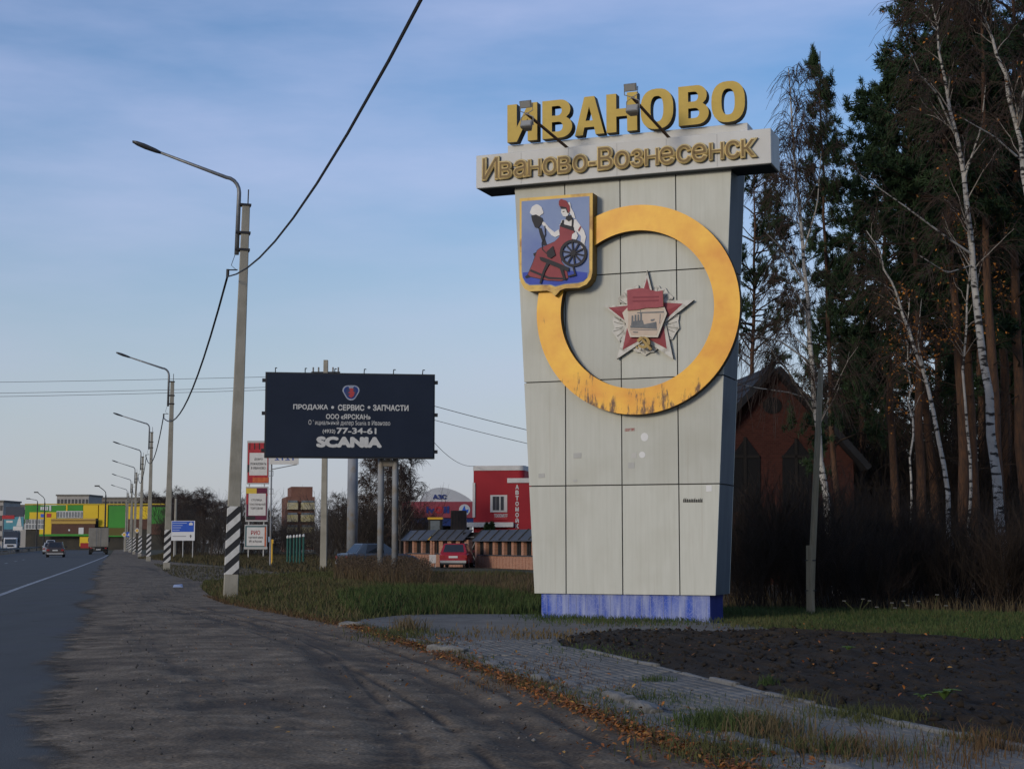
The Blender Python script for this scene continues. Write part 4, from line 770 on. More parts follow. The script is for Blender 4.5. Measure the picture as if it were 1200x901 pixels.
for nm, (x0, y0, x1, y1) in {'a': (50, 92, 200, 378), 'b': (42, 395, 192, 625), 'c': (35, 645, 185, 808)}.items():
    bx = pr('sign_box', x0, y0, x1, y1, .02, m_alu, th=.3)
    if nm == 'a':
        pr('print', x0 + 6, y0 + 14, x1 - 4, y1 - 8, .026, m_pr, bx)
        for i in range(4): pr('print_slit', 68 + i * 32, 108, 76 + i * 32, 150, .03, m_pk, bx, .01)
        pr('print_band', x0 + 40, 335, x1 - 4, 366, .031, m_po, bx, .012); pr('print_band', x0 + 6, 250, x0 + 20, 300, .031, m_pk, bx, .012); card = pr('card', 68, 172, 188, 320, .04, m_card, bx)
        tl = [('ДОБРО', 102, 156, 214), ('ПОЖАЛОВАТЬ', 76, 180, 244), ('В ИВАНОВО', 80, 176, 272)]
    elif nm == 'b':
        pr('print', x0 + 5, y0 + 8, x1 - 5, y1 - 10, .026, m_pm, bx); pr('print_band', 47, 405, 117, 440, .031, m_py, bx, .012); pr('print_band', 47, 445, 62, 510, .031, m_pr, bx, .012); pr('print_band', 47, 590, 108, 612, .031, m_pk, bx, .012); pr('print_band', 112, 440, 188, 455, .031, m_pr, bx, .012); card = pr('card', 62, 440, 178, 585, .04, m_card, bx)
        tl = [('СТОЛИЦА', 82, 152, 484), ('ТЕКСТИЛЬНОЙ', 68, 174, 510), ('ТОРГОВЛИ', 76, 156, 538)]
    else:
        pr('print', x0 + 5, y0 + 8, x1 - 5, y1 - 14, .026, m_teal, bx); pr('print_band', 168, 660, 180, 790, .031, m_po, bx, .012); card = pr('card', 50, 662, 170, 785, .04, m_card, bx); pr('foot_trim', 32, 792, 188, 806, .05, m_alu, bx)
        tl = [('РИО', 80, 140, 698), ('торговый центр', 62, 158, 730), ('№1 в России', 68, 150, 755)]
    for s, xa_, xb_, yc in tl:
        a = Fp.pl(*ZP(xa_, yc), .042); b_ = Fp.pl(*ZP(xb_, yc), .042); big = s == 'РИО'
        lettering('lettering', s, (a[0] + b_[0]) / 2, -.044, a[1], 1, M('print_text_red', (.35, .04, .04), rough=.6) if big else m_tx, py, fat=.02, width=b_[0] - a[0], height=.42 if big else .23)
for x in (60, 160): a = Fp.pl(*ZP(x, 800)); MB().box(a[0] - .05, a[0] + .05, .08, .2, -.2, 9.5).build('post', m_alu, py)
for yy in (290, 408): pr('bracket', 200, yy, 226, yy + 3, 0, m_dark); pr('bracket', 224, yy, 227, yy + 34, 0, m_dark); pr('bracket', 200, yy + 32, 226, yy + 35, 0, m_dark)
Fw = Frame((at(333, 640, 95).x, 95, 0), 0); ws = thing('banner_sign', 'white strip banner with blue characters under the billboard edge', 'banner', Fw.o)
l0, l1, z0, z1 = Fw.rect(316, 531, 350, 544); MB().box(l0, l1, 0, .06, z0, z1).build('board', m_card, ws); MB().tube([(l0 + .1, .1, -.1), (l0 + .1, .1, z1)], .05, 8).build('post', m_post, ws); MB().tube([(l1 - .1, .1, z0), (l0 + .1, .1, z0 - .3)], .03, 6).build('stay', m_post, ws)
lettering('lettering', '1212', (l0 + l1) / 2, -.006, (z0 + z1) / 2 + .06, 1, M('print_blue', (.05, .10, .32), rough=.6), ws, fat=.02, width=(l1 - l0) * .66, height=.30, mirror=True)

def board_sign(name, label, px0, py0, px1, py1, d, build, cat='road sign', posts=(.15, .85), yaw=0):
    Fq = Frame((at((px0 + px1) / 2, 640, d).x, d, 0), yaw); s = thing(name, label, cat, Fq.o, -radians(yaw)); l0, l1, z0, z1 = Fq.rect(px0, py0, px1, py1)
    for u in posts: MB().tube([(l0 + (l1 - l0) * u, .08, -.2), (l0 + (l1 - l0) * u, .08, z1 - .1)], .045, 8).build('post', m_alu, s)
    build(s, l0, l1, z0, z1, Fq); return s
m_sb = M('sign_blue', (.012, .075, .42), (.018, .09, .46), scale=2, rough=.45)
def blue(s, l0, l1, z0, z1, Fq):
    MB().box(l0, l1, 0, .04, z0, z1).build('board', M('sign_white', (.62, .63, .63), rough=.5), s); zm = z0 + (z1 - z0) * .44; w = l1 - l0
    MB().box(l0 + .06, l1 - .09, -.006, .002, zm, z1 - .05).build('blue_field', m_sb, s)
    for i, k_ in enumerate((.6, .42, .36, .3)): MB().box(l0 + .12, l0 + .12 + w * k_, -.012, -.004, z1 - .25 - i * .22, z1 - .18 - i * .22).build('text_line', M('text_line_pale', (.30, .36, .52), rough=.5), s)
    MB().box(l0 + .12, l0 + .12 + w * .58, -.012, 0, (z0 + zm) / 2 - .04, (z0 + zm) / 2 + .04).build('text_line', M('text_line_grey', (.30, .30, .31), rough=.5), s); cx = l1 - .38; zz = (z0 + zm) / 2
    MB().slab([(cx - .12, zz), (cx, zz + .16), (cx + .12, zz), (cx + .04, zz), (cx + .04, zz - .15), (cx - .04, zz - .15), (cx - .04, zz)], -.012, 0).build('arrow', m_tx, s)
    MB().slab([(l1 - .55, z1 - .42), (l1 - .2, z1 - .42), (l1 - .2, z1 - .25), (l1 - .37, z1 - .13), (l1 - .55, z1 - .25)], -.012, 0).build('pictogram', m_card, s)
board_sign('direction_sign', 'blue and white direction board on three posts beside the second lamp post', 200.5, 610, 228.5, 633.2, 150, blue, posts=(.12, .5, .92))
m_sy = M('sign_yellow', (.62, .36, .03), rough=.5)
for px_, py_, d, nm in ((160.6, 621.5, 190, 'yellow diamond priority sign on the fifth lamp post'), (145.5, 626.3, 260, 'yellow diamond priority sign farther away, by the truck')):
    p = at(px_, py_, d); s = thing('priority_sign', nm, 'road sign', p); q = 3.1 * d / F
    MB().slab([(-q, 0), (0, -q), (q, 0), (0, q)], 0, .03).build('plate', m_card, s); MB().slab([(-q * .66, 0), (0, -q * .66), (q * .66, 0), (0, q * .66)], -.01, .0).build('diamond', m_sy, s); MB().box(-.03, .03, .03, .08, -p.z if d > 200 else -q, q).build('post', m_alu, s)
p = at(151, 626, 255); s = thing('crossing_sign', 'small square blue sign beside the farther diamond sign', 'road sign', (p.x, p.y, 0)); MB().box(-.4, .4, 0, .03, p.z - .4, p.z + .4).build('plate', m_sb, s); MB().slab([(-.24, p.z - .22), (.24, p.z - .22), (0, p.z + .24)], -.01, 0).build('triangle', m_card, s); MB().tube([(0, .06, -.2), (0, .06, p.z)], .04, 6).build('post', m_alu, s)
# yellow marker post, green posts
g = G(318.5, 662); s = thing('marker_post', 'thin yellow marker post with a small plate on the grass', 'post', (g.x, g.y, 0)); h = at(318.5, 634, g.y).z
MB().tube([(0, 0, -.1), (0, 0, h)], .06, 8).build('post', m_sy, s); MB().box(-.09, .09, -.08, -.05, h - .15, h + .12).build('plate', m_sy, s); MB().box(-.25, -.05, -.06, -.03, h - .05, h + .3).build('blue_plate', M('pale_blue_plate', (.25, .33, .42)), s)
m_gp = M('green_post', (.012, .075, .060), (.02, .10, .08), scale=4, rough=.6); gpost = None
for i, x in enumerate((337, 340.3, 344.4, 348, 351.5, 355.6)):
    p = at(x, 640, 110); h = at(x, 630 - i * .35, 110).z
    if gpost is None:
        gpost = thing('green_post', 'a', 'post', (p.x, 110, 0), 0, 'row of green posts'); MB().tube([(0, 0, -.1), (0, 0, h)], .07, 8).build('shaft', m_gp, gpost); MB().tube([(0, 0, h - .02), (0, 0, h + .1), (0, 0, h + .17)], [.085, .085, .03], 8).build('cap', m_card, gpost); o = gpost
    else: o = dup(gpost, (p.x, 110, .02 * i))
    o['label'] = ['leftmost', 'second from left', 'third from left', 'third from right', 'second from right', 'rightmost'][i] + ' green post with white cap in the short row'

# ------------------------------------------------------------------ vehicles
m_glass = M('car_glass', (.012, .015, .018), rough=.08, spec=.8); m_tyre = M('tyre', (.018, .018, .018), rough=.9); m_rim_ = M('wheel_rim', (.22, .22, .23), rough=.35, metal=.7); m_tail = M('tail_light', (.28, .012, .012), rough=.25, spec=.6); m_plate = M('number_plate', (.55, .55, .53), rough=.5); m_trim = M('bumper_trim', (.025, .025, .027), rough=.7)
def wheel_part(par, x, y, r, w):
    o = MB().tube([(x - w / 2, y, r), (x - w / 2 + .02, y, r), (x + w / 2 - .02, y, r), (x + w / 2, y, r)], [r * .9, r, r, r * .9], 16).build('wheel', m_tyre, par)
    sx = 1 if x > 0 else -1; MB().tube([(x + sx * w * .4, y, r), (x + sx * (w / 2 + .012), y, r)], [r * .62, r * .6], 12).build('rim', m_rim_, o)
def car(label, loc, rz, paint, L_=4.3, W_=1.72, H_=1.48, hatch=True, group=None):
    c = thing('car', label, 'car', loc, rz, group); hw = W_ / 2; bel = H_ * .62
    def ring(y, w, z0, z1, r=.09): return [(-w + r, y, z0), (w - r, y, z0), (w, y, z0 + r), (w, y, z1 - r), (w - r * .9, y, z1), (-w + r * .9, y, z1), (-w, y, z1 - r), (-w, y, z0 + r)]
    rings = [ring(0, hw * .86, .42, bel * .86), ring(.06, hw * .95, .3, bel * .96), ring(.35, hw, .24, bel), ring(L_ * .5, hw, .2, bel), ring(L_ * .78, hw, .22, bel * .96), ring(L_ - .35, hw * .95, .24, bel * .84), ring(L_ - .05, hw * .85, .3, bel * .68), ring(L_, hw * .78, .36, bel * .6)]
    MB().hull(rings).build('body', paint, c, smooth=False, bevel=.012)
    y0 = .18 if hatch else .55; y1 = y0 + (.45 if hatch else .5); y2 = L_ * .52; y3 = L_ * .70
    def q(y, w, z): return [(-w, y, z), (w, y, z)]
    cab = MB(); lo = [(y0, hw * .93), (y1, hw * .95), (y2, hw * .95), (y3, hw * .93)]; hi = [(y1 - .02, hw * .70), (y1 + .2, hw * .75), (y2 - .1, hw * .76), (y2, hw * .73)]
    vs = [(-w, y, bel - .02) for y, w in lo] + [(w, y, bel - .02) for y, w in lo] + [(-w, y, H_) for y, w in hi] + [(w, y, H_) for y, w in hi]
    cab.add(vs, [(0, 4, 12, 8), (3, 11, 15, 7), (0, 8, 9, 1), (1, 9, 10, 2), (2, 10, 11, 3), (4, 5, 13, 12), (5, 6, 14, 13), (6, 7, 15, 14), (8, 12, 13, 9), (9, 13, 14, 10), (10, 14, 15, 11)]); cab.build('cabin', paint, c, bevel=.02)
    def pane(nm, a, b_, c1_, d_, off, s0=.12, s1=.12):         # inset quad on a face: bottom a,b top d,c
        a, b_, c1_, d_ = map(Vector, (a, b_, c1_, d_)); f = lambda u, v: (a.lerp(b_, u)).lerp(d_.lerp(c1_, u), v) + Vector(off); V = [f(s0, s0), f(1 - s0, s0), f(1 - s1, .88), f(s1, .88)]; n = (V[1] - V[0]).cross(V[3] - V[0]).normalized()
        MB().add([v + n * .006 for v in V] + [v - n * .01 for v in V], [(0, 1, 2, 3), (7, 6, 5, 4), (0, 4, 5, 1), (1, 5, 6, 2), (2, 6, 7, 3), (3, 7, 4, 0)]).build(nm, m_glass, c)
    pane('rear_window', vs[0], vs[4], vs[12], vs[8], (0, -.004, 0), .1, .08); pane('windscreen', vs[7], vs[3], vs[11], vs[15], (0, .004, 0), .06, .05)
    for sgn, o4 in ((-1, 0), (1, 4)):
        A_, B_, C_, D_ = vs[o4 + 1], vs[o4 + 2], vs[o4 + 10 if o4 == 0 else 14], vs[9 if o4 == 0 else 13]
        if sgn > 0: pane('side_window', A_, B_, C_, D_, (.004, 0, 0), .05, .05)
        else: pane('side_window', B_, A_, D_, C_, (-.004, 0, 0), .05, .05)
        MB().box(sgn * (hw * .78) - .14, sgn * (hw * .78) + .14, -.015, .1, bel * .66, bel * .84).build('tail_light', m_tail, c); MB().box(sgn * (hw * .62) - .18, sgn * (hw * .62) + .18, L_ - .12, L_ + .01, bel * .5, bel * .63).build('headlight', m_plate, c)
        MB().box(sgn * (hw + .09) - .07, sgn * (hw + .09) + .07, y3 - .25, y3 - .1, bel, bel + .15).build('mirror', paint, c)
        for yy in (.75, L_ - .8): wheel_part(c, sgn * (hw - .1), yy, .31, .2)
    MB().box(-hw * .9, hw * .9, -.06, .12, .3, .44).build('rear_bumper', M('silver_trim', (.35, .35, .34), rough=.5), c); MB().box(-hw * .85, hw * .85, -.03, .2, .2, .3).build('bumper_skirt', m_trim, c); MB().box(-.26, .26, -.03, .02, bel * .66, bel * .66 + .12).build('number_plate', m_plate, c)
    return c
m_pred = M('paint_red', (.30, .012, .022), rough=.25, spec=.6); m_pbrown = M('paint_dark_bronze', (.055, .045, .040), rough=.3, spec=.6); m_pblue = M('paint_grey_blue', (.06, .085, .12), rough=.3, spec=.6); m_psil = M('paint_silver', (.32, .34, .36), rough=.3, spec=.6)
p = at(531, 670.5, 92); MB_ = None
car('red hatchback parked by the brick fence, seen from behind', (p.x, 92, 0), radians(-4), m_pred, 4.2, 1.68, 1.42)
car('dark bronze estate car driving away on the road', road(168, -5.3), RA, m_pbrown, 4.4, 1.8, 1.55)
car('pale car driving away behind the dark bronze estate car', road(215, -7.5), RA, m_psil, 4.4, 1.75, 1.5)
p = at(400, 660, 88); car('grey blue car half hidden in dry weeds behind the billboard', (p.x, 88, 0), radians(-62), m_pblue, 4.4, 1.75, 1.42, hatch=False)
car('silver car coming towards the viewer beyond the guard rail', road(262, -17.3), RA + pi, m_psil, 4.3, 1.75, 1.45)
m_box = M('truck_box_grey', (.20, .185, .155), (.25, .235, .20), scale=1.5, rough=.6); m_chas = M('truck_chassis', (.025, .025, .025), rough=.8); m_cabw = M('truck_cab_white', (.55, .56, .57), rough=.4); m_tarp = M('truck_tarp_dark', (.045, .055, .075), rough=.6); m_hl = M('lit_headlight', (.9, .8, .6), emit=((1, .78, .45), 6))
def truck(label, loc, rz, boxm, cabm, W_=2.45, H_=3.35, Lb=5.0, box=True, lit=False):
    c = thing('truck', label, 'truck', loc, rz); hw = W_ / 2
    bx = MB().box(-hw, hw, 0, Lb, .95, H_).build('cargo_box', boxm, c, bevel=.03)
    for s_ in (-1, 1):
        d_ = MB().box(min(0, s_ * hw) + .03, max(0, s_ * hw) - .03, -.025, .02, 1.02, H_ - .07).build('rear_door', boxm, bx)
        MB().box(s_ * .25 - .02, s_ * .25 + .02, -.05, -.026, 1.0, H_ - .1).build('lock_bar', m_arm, d_); MB().box(s_ * .9 - .12, s_ * .9 + .12, -.05, .0, .72, .86).build('tail_light', m_tail, c)
        MB().box(s_ * .85 - .25, s_ * .85 + .25, .2, .23, .25, .8).build('mudflap', m_chas, c)
        for yy in (1.1, Lb + .9): wheel_part(c, s_ * (hw - .22), yy, .45, .34)
        MB().box(s_ * .8 - .17, s_ * .8 + .17, Lb + 1.86, Lb + 1.92, .62, .82).build('headlight', m_hl if lit else m_plate, c); MB().box(s_ * (hw + .05) - .1, s_ * (hw + .05) + .1, Lb + 1.3, Lb + 1.38, 1.6, 2.1).build('mirror', m_chas, c)
    MB().box(-.45, .45, 0, Lb + 1.5, .55, .94).build('chassis', m_chas, c); MB().box(-hw * .9, hw * .9, -.02, .1, .55, .70).build('rear_bumper', m_chas, c); MB().box(-.28, .28, -.05, -.021, .56, .68).build('number_plate', m_plate, c)
    hb = hw * .88; cb = MB(); cb.hull([[(-hb, Lb + .12, .5), (hb, Lb + .12, .5), (hb, Lb + .12, 2.35), (-hb, Lb + .12, 2.35)], [(-hb, Lb + 1.4, .5), (hb, Lb + 1.4, .5), (hb, Lb + 1.35, 2.35), (-hb, Lb + 1.35, 2.35)], [(-hb * .97, Lb + 1.85, .5), (hb * .97, Lb + 1.85, .5), (hb * .9, Lb + 1.62, 2.2), (-hb * .9, Lb + 1.62, 2.2)]]); cb.build('cab', cabm, c, bevel=.05)
    MB().add([(-hb * .86, Lb + 1.80, 1.3), (hb * .86, Lb + 1.80, 1.3), (hb * .8, Lb + 1.70, 2.1), (-hb * .8, Lb + 1.70, 2.1), (-hb * .86, Lb + 1.7, 1.3), (hb * .86, Lb + 1.7, 1.3), (hb * .8, Lb + 1.6, 2.1), (-hb * .8, Lb + 1.6, 2.1)], [(1, 0, 3, 2), (0, 1, 5, 4), (2, 3, 7, 6), (0, 4, 7, 3), (1, 2, 6, 5)]).build('windscreen', m_glass, c)
    MB().box(-.5, .5, Lb + 1.85, Lb + 1.9, .85, 1.12).build('grille', m_chas, c); MB().box(-hb, hb, Lb + 1.8, Lb + 1.95, .38, .6).build('front_bumper', m_chas, c)
    return c
truck('grey box truck driving away on the road, seen from behind', road(208, -1.9 + .6), RA, m_box, m_cabw)
truck('white truck with dark cargo box coming towards the viewer', road(285, -16.0), RA + pi, m_tarp, m_cabw, Lb=5.5)
truck('truck with a lit headlight at the left edge of the picture', road(250, -18.8), RA + pi, m_tarp, m_cabw, Lb=7, H_=3.6, lit=True)
p = road(300, -12.0); car('white van-like car on the far road by the yellow building', road(320, -11), RA, m_cabw, 4.8, 1.95, 2.0)

# guard rail in the median
gr = thing('guard_rail', 'dark steel guard rail along the median on the left', 'guard rail', road(0, -13.2))
m_gr = M('guard_rail_steel', (.06, .065, .07), (.09, .09, .09), scale=2, rough=.6, metal=.3)
mb = MB(); loc = lambda s, dt, z: (s * RD[0] + dt * RR[0], s * RD[1] + dt * RR[1], z)
mb.hull([[loc(s, dt, z) for dt, z in ((0, .45), (.05, .5), (.0, .6), (.05, .7), (0, .76), (-.03, .76), (-.03, .45))] for s in (40, 330)]).build('beam', m_gr, gr)
for s in range(42, 330, 4): MB().box(-.05, .05, -.05, .05, -.1, .7).build('post', m_gr, gr).location = loc(s, -.1, 0)
for s, t_, px in ((170, -20, 0),): pass

# ------------------------------------------------------------------ buildings on the left
def windows(par, Fq, pxs, pys, w, h, mat, wv=0.0, nm='window', frame=None):
    me = MB().box(-w / 2, w / 2, -.06 - wv, .05, -h / 2, h / 2).mesh(nm, mat)
    for py_ in pys:
        for px_ in pxs:
            l = Fq.pl(px_, py_); o = link(nm, me, par); o.location = (l[0], 0, l[1])
            if frame: pass
m_my = M('cladding_yellow', (.66, .46, .012), (.60, .41, .012), scale=.3, rough=.55); m_mg = M('cladding_green', (.030, .235, .022), (.025, .20, .02), scale=.3, rough=.55); m_mbr = M('cladding_brown', (.095, .045, .030), (.075, .035, .025), scale=.4, rough=.7); m_glz = M('shop_glazing', (.10, .12, .13), (.19, .21, .22), scale=.6, rough=.2, spec=.6); m_wht = M('white_frames', (.55, .56, .56), rough=.6); m_dk = M('dark_base', (.028, .028, .026), (.05, .045, .035), scale=.5, rough=.8)
Fy = Frame((at(112, 640, 340).x, 340, 0), 4); mall = thing('shopping_centre', 'yellow and green clad shopping centre with brown entrance block', 'building', Fy.o, -radians(4))
def fz(nm, x0, y0, x1, y1, w, mat, th=.3, par=mall, Fq=Fy):
    l0, l1, z0, z1 = Fq.rect(x0, y0, x1, y1, w); return MB().box(l0, l1, -w, -w + th, z0, z1).build(nm, mat, par)
l0, l1, z0, z1 = Fy.rect(29, 591, 196, 640); MB().box(l0 + .1, l1 - .1, .05, 24, -.2, z1 - .15).build('wall', m_dk, mall)
E5 = lambda x: x / 5
for nm, x0, y0, x1, y1, w, mt in [('green_cladding', 145, 160, 385, 238, .2, m_mg), ('yellow_cladding', 385, 152, 396, 232, .25, m_my), ('green_cladding', 396, 152, 486, 192, .2, m_mg), ('yellow_cladding', 486, 155, 575, 236, .22, m_my), ('yellow_cladding', 577, 155, 632, 285, .3, m_my), ('green_cladding', 634, 162, 735, 292, .25, m_mg), ('yellow_cladding', 737, 165, 872, 240, .2, m_my), ('brown_cladding', 737, 240, 872, 300, .2, m_mbr), ('green_cladding', 874, 170, 972, 268, .25, m_mg), ('brown_cladding', 874, 268, 972, 330, .2, m_mbr),
        ('yellow_cladding', 172, 200, 330, 240, .45, m_my), ('yellow_cladding', 256, 240, 302, 332, .45, m_my), ('yellow_cladding', 230, 300, 256, 332, .42, m_my), ('window_band', 330, 193, 486, 234, .3, m_wht), ('window_band', 146, 240, 256, 300, .3, m_wht), ('brown_cladding', 300, 268, 556, 328, 1.5, m_mbr), ('cornice', 298, 236, 560, 268, 1.7, M('cornice_ochre', (.42, .28, .07), rough=.7)), ('cornice_line', 298, 246, 560, 249, 1.9, m_mbr),
        ('green_canopy', 230, 328, 560, 340, 2.2, m_mg), ('olive_cladding', 634, 292, 735, 345, .2, M('cladding_olive', (.10, .085, .02), rough=.7)), ('green_canopy', 560, 336, 720, 344, .6, m_mg), ('yellow_kiosk', 466, 345, 536, 400, 2.6, m_my), ('green_cladding', 145, 238, 172, 262, .3, m_mg)]:
    fz(nm, E5(x0), 560 + E5(y0), E5(x1), 560 + E5(y1), w, mt)
for i in range(9): fz('window', 66.8 + i * 3.4, 599.5, 69.4 + i * 3.4, 606, .36, m_glz, .05)
for i in range(6):
    for j in range(2): fz('window', 30 + i * 3.6, 608.8 + j * 5.6, 32.8 + i * 3.6, 613.6 + j * 5.6, .36, m_glz, .05)
fz('door', 92, 618, 98, 626, 1.56, m_wht, .05); fz('notice', 80, 620, 82, 622, 1.56, m_wht, .05); fz('red_stand', 94, 636, 107, 642, 3.2, M('red_stand', (.28, .03, .03)), .3); fz('blue_notice', 47.5, 602, 52.5, 606, .52, m_sb, .05); fz('red_notice', 54.5, 601.5, 60, 606, .52, m_pr, .05)
a = Fy.pl(47.5, 595.5, .25); b_ = Fy.pl(60, 595.5, .25); [MB().box(a[0] + (b_[0] - a[0]) * u0, a[0] + (b_[0] - a[0]) * u1, -.30, -.2, a[1] - .45 * hh, a[1] + .45 * hh).build('sign_letter', m_wht, mall) for u0, u1, hh in ((0, .16, .8), (.2, .36, .8), (.4, .56, 1), (.6, .72, .9), (.82, 1, 1.2))]
fz('parapet', 29, 589.8, 196, 591.6, .3, M('parapet_yellow', (.40, .30, .02), rough=.6))
m_conc_b = M('prefab_concrete', (.30, .285, .26), (.36, .345, .315), scale=.25, rough=.9); m_wind = M('dark_window', (.03, .035, .045), rough=.2, spec=.6)
def block(label, x0, y0, x1, d, rows, n, mat, nm='apartment_block', wy=3.2, y_first=3):
    Fq = Frame((at((x0 + x1) / 2, 640, d).x, d, 0), 3); o = thing(nm, label, 'building', Fq.o, -radians(3)); l0, l1, z0, z1 = Fq.rect(x0, y0, x1, 640)
    MB().box(l0, l1, 0, 14, -.2, z1).build('wall', mat, o); MB().box(l0 - .3, l1 + .3, -.3, 14.3, z1, z1 + .5).build('roof_edge', m_conc, o)
    step = (l1 - l0) / n
    for r in range(rows):
        zz = z1 - y_first * .6 - r * 3.0; MB().box(l0 + .2, l1 - .2, -.05, .02, zz - 1.5, zz - 1.35).build('joint', m_greyp, o)
        me = None
        for i in range(n):
            if me is None: me = MB().box(-step * .3, step * .3, -.1, .05, -.75, .75).mesh('window', m_wind)
            w_ = link('window', me, o); w_.location = (l0 + step * (i + .5), 0, zz)
    return o
block('grey prefab apartment block above the yellow shopping centre', 65, 581, 104, 520, 3, 9, m_conc_b); block('long brownish apartment block above the green wall', 104, 584, 198, 560, 3, 20, M('prefab_brown', (.17, .15, .13), (.22, .20, .17), scale=.2, rough=.9)); block('pale apartment block at the left edge of the picture', -25, 588, 4, 470, 4, 6, m_conc_b); block('low pale block between the left edge and the shopping centre', 4, 593, 38, 500, 2, 9, M('prefab_pale', (.34, .33, .31), rough=.9))
# left roadside billboard and far lamps
def leftbb(s, l0, l1, z0, z1, Fq):
    h = z1 - z0; w = l1 - l0
    MB().box(l0, l1, 0, .4, z0 + h * .62, z1 + h * .1).build('dark_panel', m_tarp, s); MB().box(l0 - .2, l1, -.1, .25, z0, z0 + h * .6).build('teal_panel', M('poster_teal', (.05, .22, .28), (.08, .27, .32), scale=.6, rough=.5), s); MB().box(l0 - .6, l0 + w * .5, -.16, -.11, z0 + h * .5, z0 + h * .68).build('red_strip', m_pr, s)
    MB().box(l0 + w * .45, l1 - .1, -.16, -.11, z0 - h * .05, z0 + h * .14).build('white_strip', m_card, s); MB().slab([(l0 + w * .62, z0 + h * .15), (l1 - .3, z0 + h * .15), (l1 - .5, z0 + h * .5), (l0 + w * .8, z0 + h * .65), (l0 + w * .7, z0 + h * .45)], -.15, -.11).build('poster_figure', m_card, s); MB().box(l0 + .2, l0 + w * .42, -.16, -.11, z0 + h * .32, z0 + h * .42).build('white_text_bar', m_card, s)
board_sign('roadside_billboard', 'teal and red roadside billboard with dark top at the left', 6, 596, 28, 620, 300, leftbb, 'billboard', (.5, .7))
for px_, top, hx, hy, d, nm in ((42.5, 588, 31, 583.6, 300, 'left'), (51, 588.5, 40, 576, 270, 'middle'), (122.5, 580, 111, 568.5, 230, 'right')):
    p = at(px_, 640, d); h = at(px_, top, d).z; e = at(hx, hy, d); s = thing('road_lamp', 'thin dark road lamp with arm before the shopping centre, %s of three' % nm, 'street lamp', (p.x, d, 0))
    MB().tube([(0, 0, -.1), (0, 0, h)], [.16, .10], 8).build('pole', m_dark, s); MB().tube([(0, 0, h), (-.05, 0, h + (e.z - h) * .3), (-.3, 0, h + (e.z - h) * .5), (e.x - p.x + .6, 0, e.z - .15)], .06, 6).build('arm', m_dark, s); MB().box(e.x - p.x, e.x - p.x + .7, -.1, .1, e.z - .2, e.z).build('lamp_head', m_lhead, s)
for px_, top, d, nm in ((147, 585, 265, 'first'), (154, 586, 300, 'second'), (205, 584, 170, 'third')):
    p = at(px_, 640, d); h = at(px_, top, d).z; s = thing('plain_pole', 'plain grey pole without arm, %s from the left, by the lamp row' % nm, 'pole', (p.x, d, 0)); MB().tube([(0, 0, -.1), (0, 0, h)], [.17, .12], 8).build('shaft', m_pole, s); MB().box(-.4, .4, -.05, .05, h - .6, h - .5).build('crossarm', m_dark, s)

# ------------------------------------------------------------------ middle distance: car wash, petrol station, brick fence, far houses
Fc = Frame((at(588, 640, 140).x, 140, 0), 10); cw = thing('car_wash', 'bright red car wash building with white trim behind the fence', 'building', Fc.o, -radians(10))
m_cr = M('render_red', (.30, .012, .020), (.26, .010, .018), scale=.5, rough=.7); m_cw = M('render_white', (.55, .54, .52), (.48, .47, .45), scale=1, rough=.8)
ZC = lambda x, y: (540 + x * 100 / 644, 540 + y * 140 / 901)
def cz_(nm, x0, y0, x1, y1, w, mat, th=.2, par=cw):
    a = ZC(x0, y0); b_ = ZC(x1, y1); l0, l1, z0, z1 = Fc.rect(a[0], a[1], b_[0], b_[1], w); return MB().box(l0, l1, -w, -w + th, z0, z1).build(nm, mat, par)
a = ZC(95, 70); b_ = ZC(478, 640); l0, l1, z0, z1 = Fc.rect(*a, *b_); cor = [(l1 - .5 + .5 * cos(q), .5 - .5 * sin(q)) for q in [radians(x) for x in range(90, -1, -15)]]
base = [(l0, 0)] + cor + [(l1, 6), (l0, 6)]; MB().hull([[(x, y, -.2) for x, y in base], [(x, y, z1) for x, y in base]]).build('wall', m_cr, cw)
MB().hull([[(x * 1.01, y - .08, z1) for x, y in base], [(x * 1.01, y - .08, z1 + .42) for x, y in base]]).build('parapet', m_cw, cw)
cz_('wing', 352, 150, 640, 640, .35, m_cr, 3.0); cz_('wing_cornice', 350, 128, 650, 165, .45, m_cw, 3.2); cz_('corner_pilaster', 88, 165, 108, 425, .12, m_cw, .3); wf = cz_('window', 222, 256, 350, 386, .08, m_cw, .12); [cz_('pane', x, 268, x + 24, 372, .10, m_wind, .04, wf) for x in (240, 266, 300)]; cz_('ledge', 45, 462, 395, 498, .8, m_cw, 1.0)
cz_('sign_plate', 248, 390, 356, 442, .1, m_pr, .12); a = Fc.pl(*ZC(252, 412), .12); b_ = Fc.pl(*ZC(354, 412), .12); lettering('lettering', 'ТЕХОСМОТР', (a[0] + b_[0]) / 2, -.13, a[1], 1, m_cw, cw, fat=.04, width=b_[0] - a[0], height=.3)
for i, ch in enumerate('АВТОМОЙКА'):
    c0 = Fc.pl(*ZC(425, 196 + i * 42), .37); lettering('lettering', ch, c0[0], -.375, c0[1], 1, m_cw, cw, fat=.05, width=.30, height=.40)
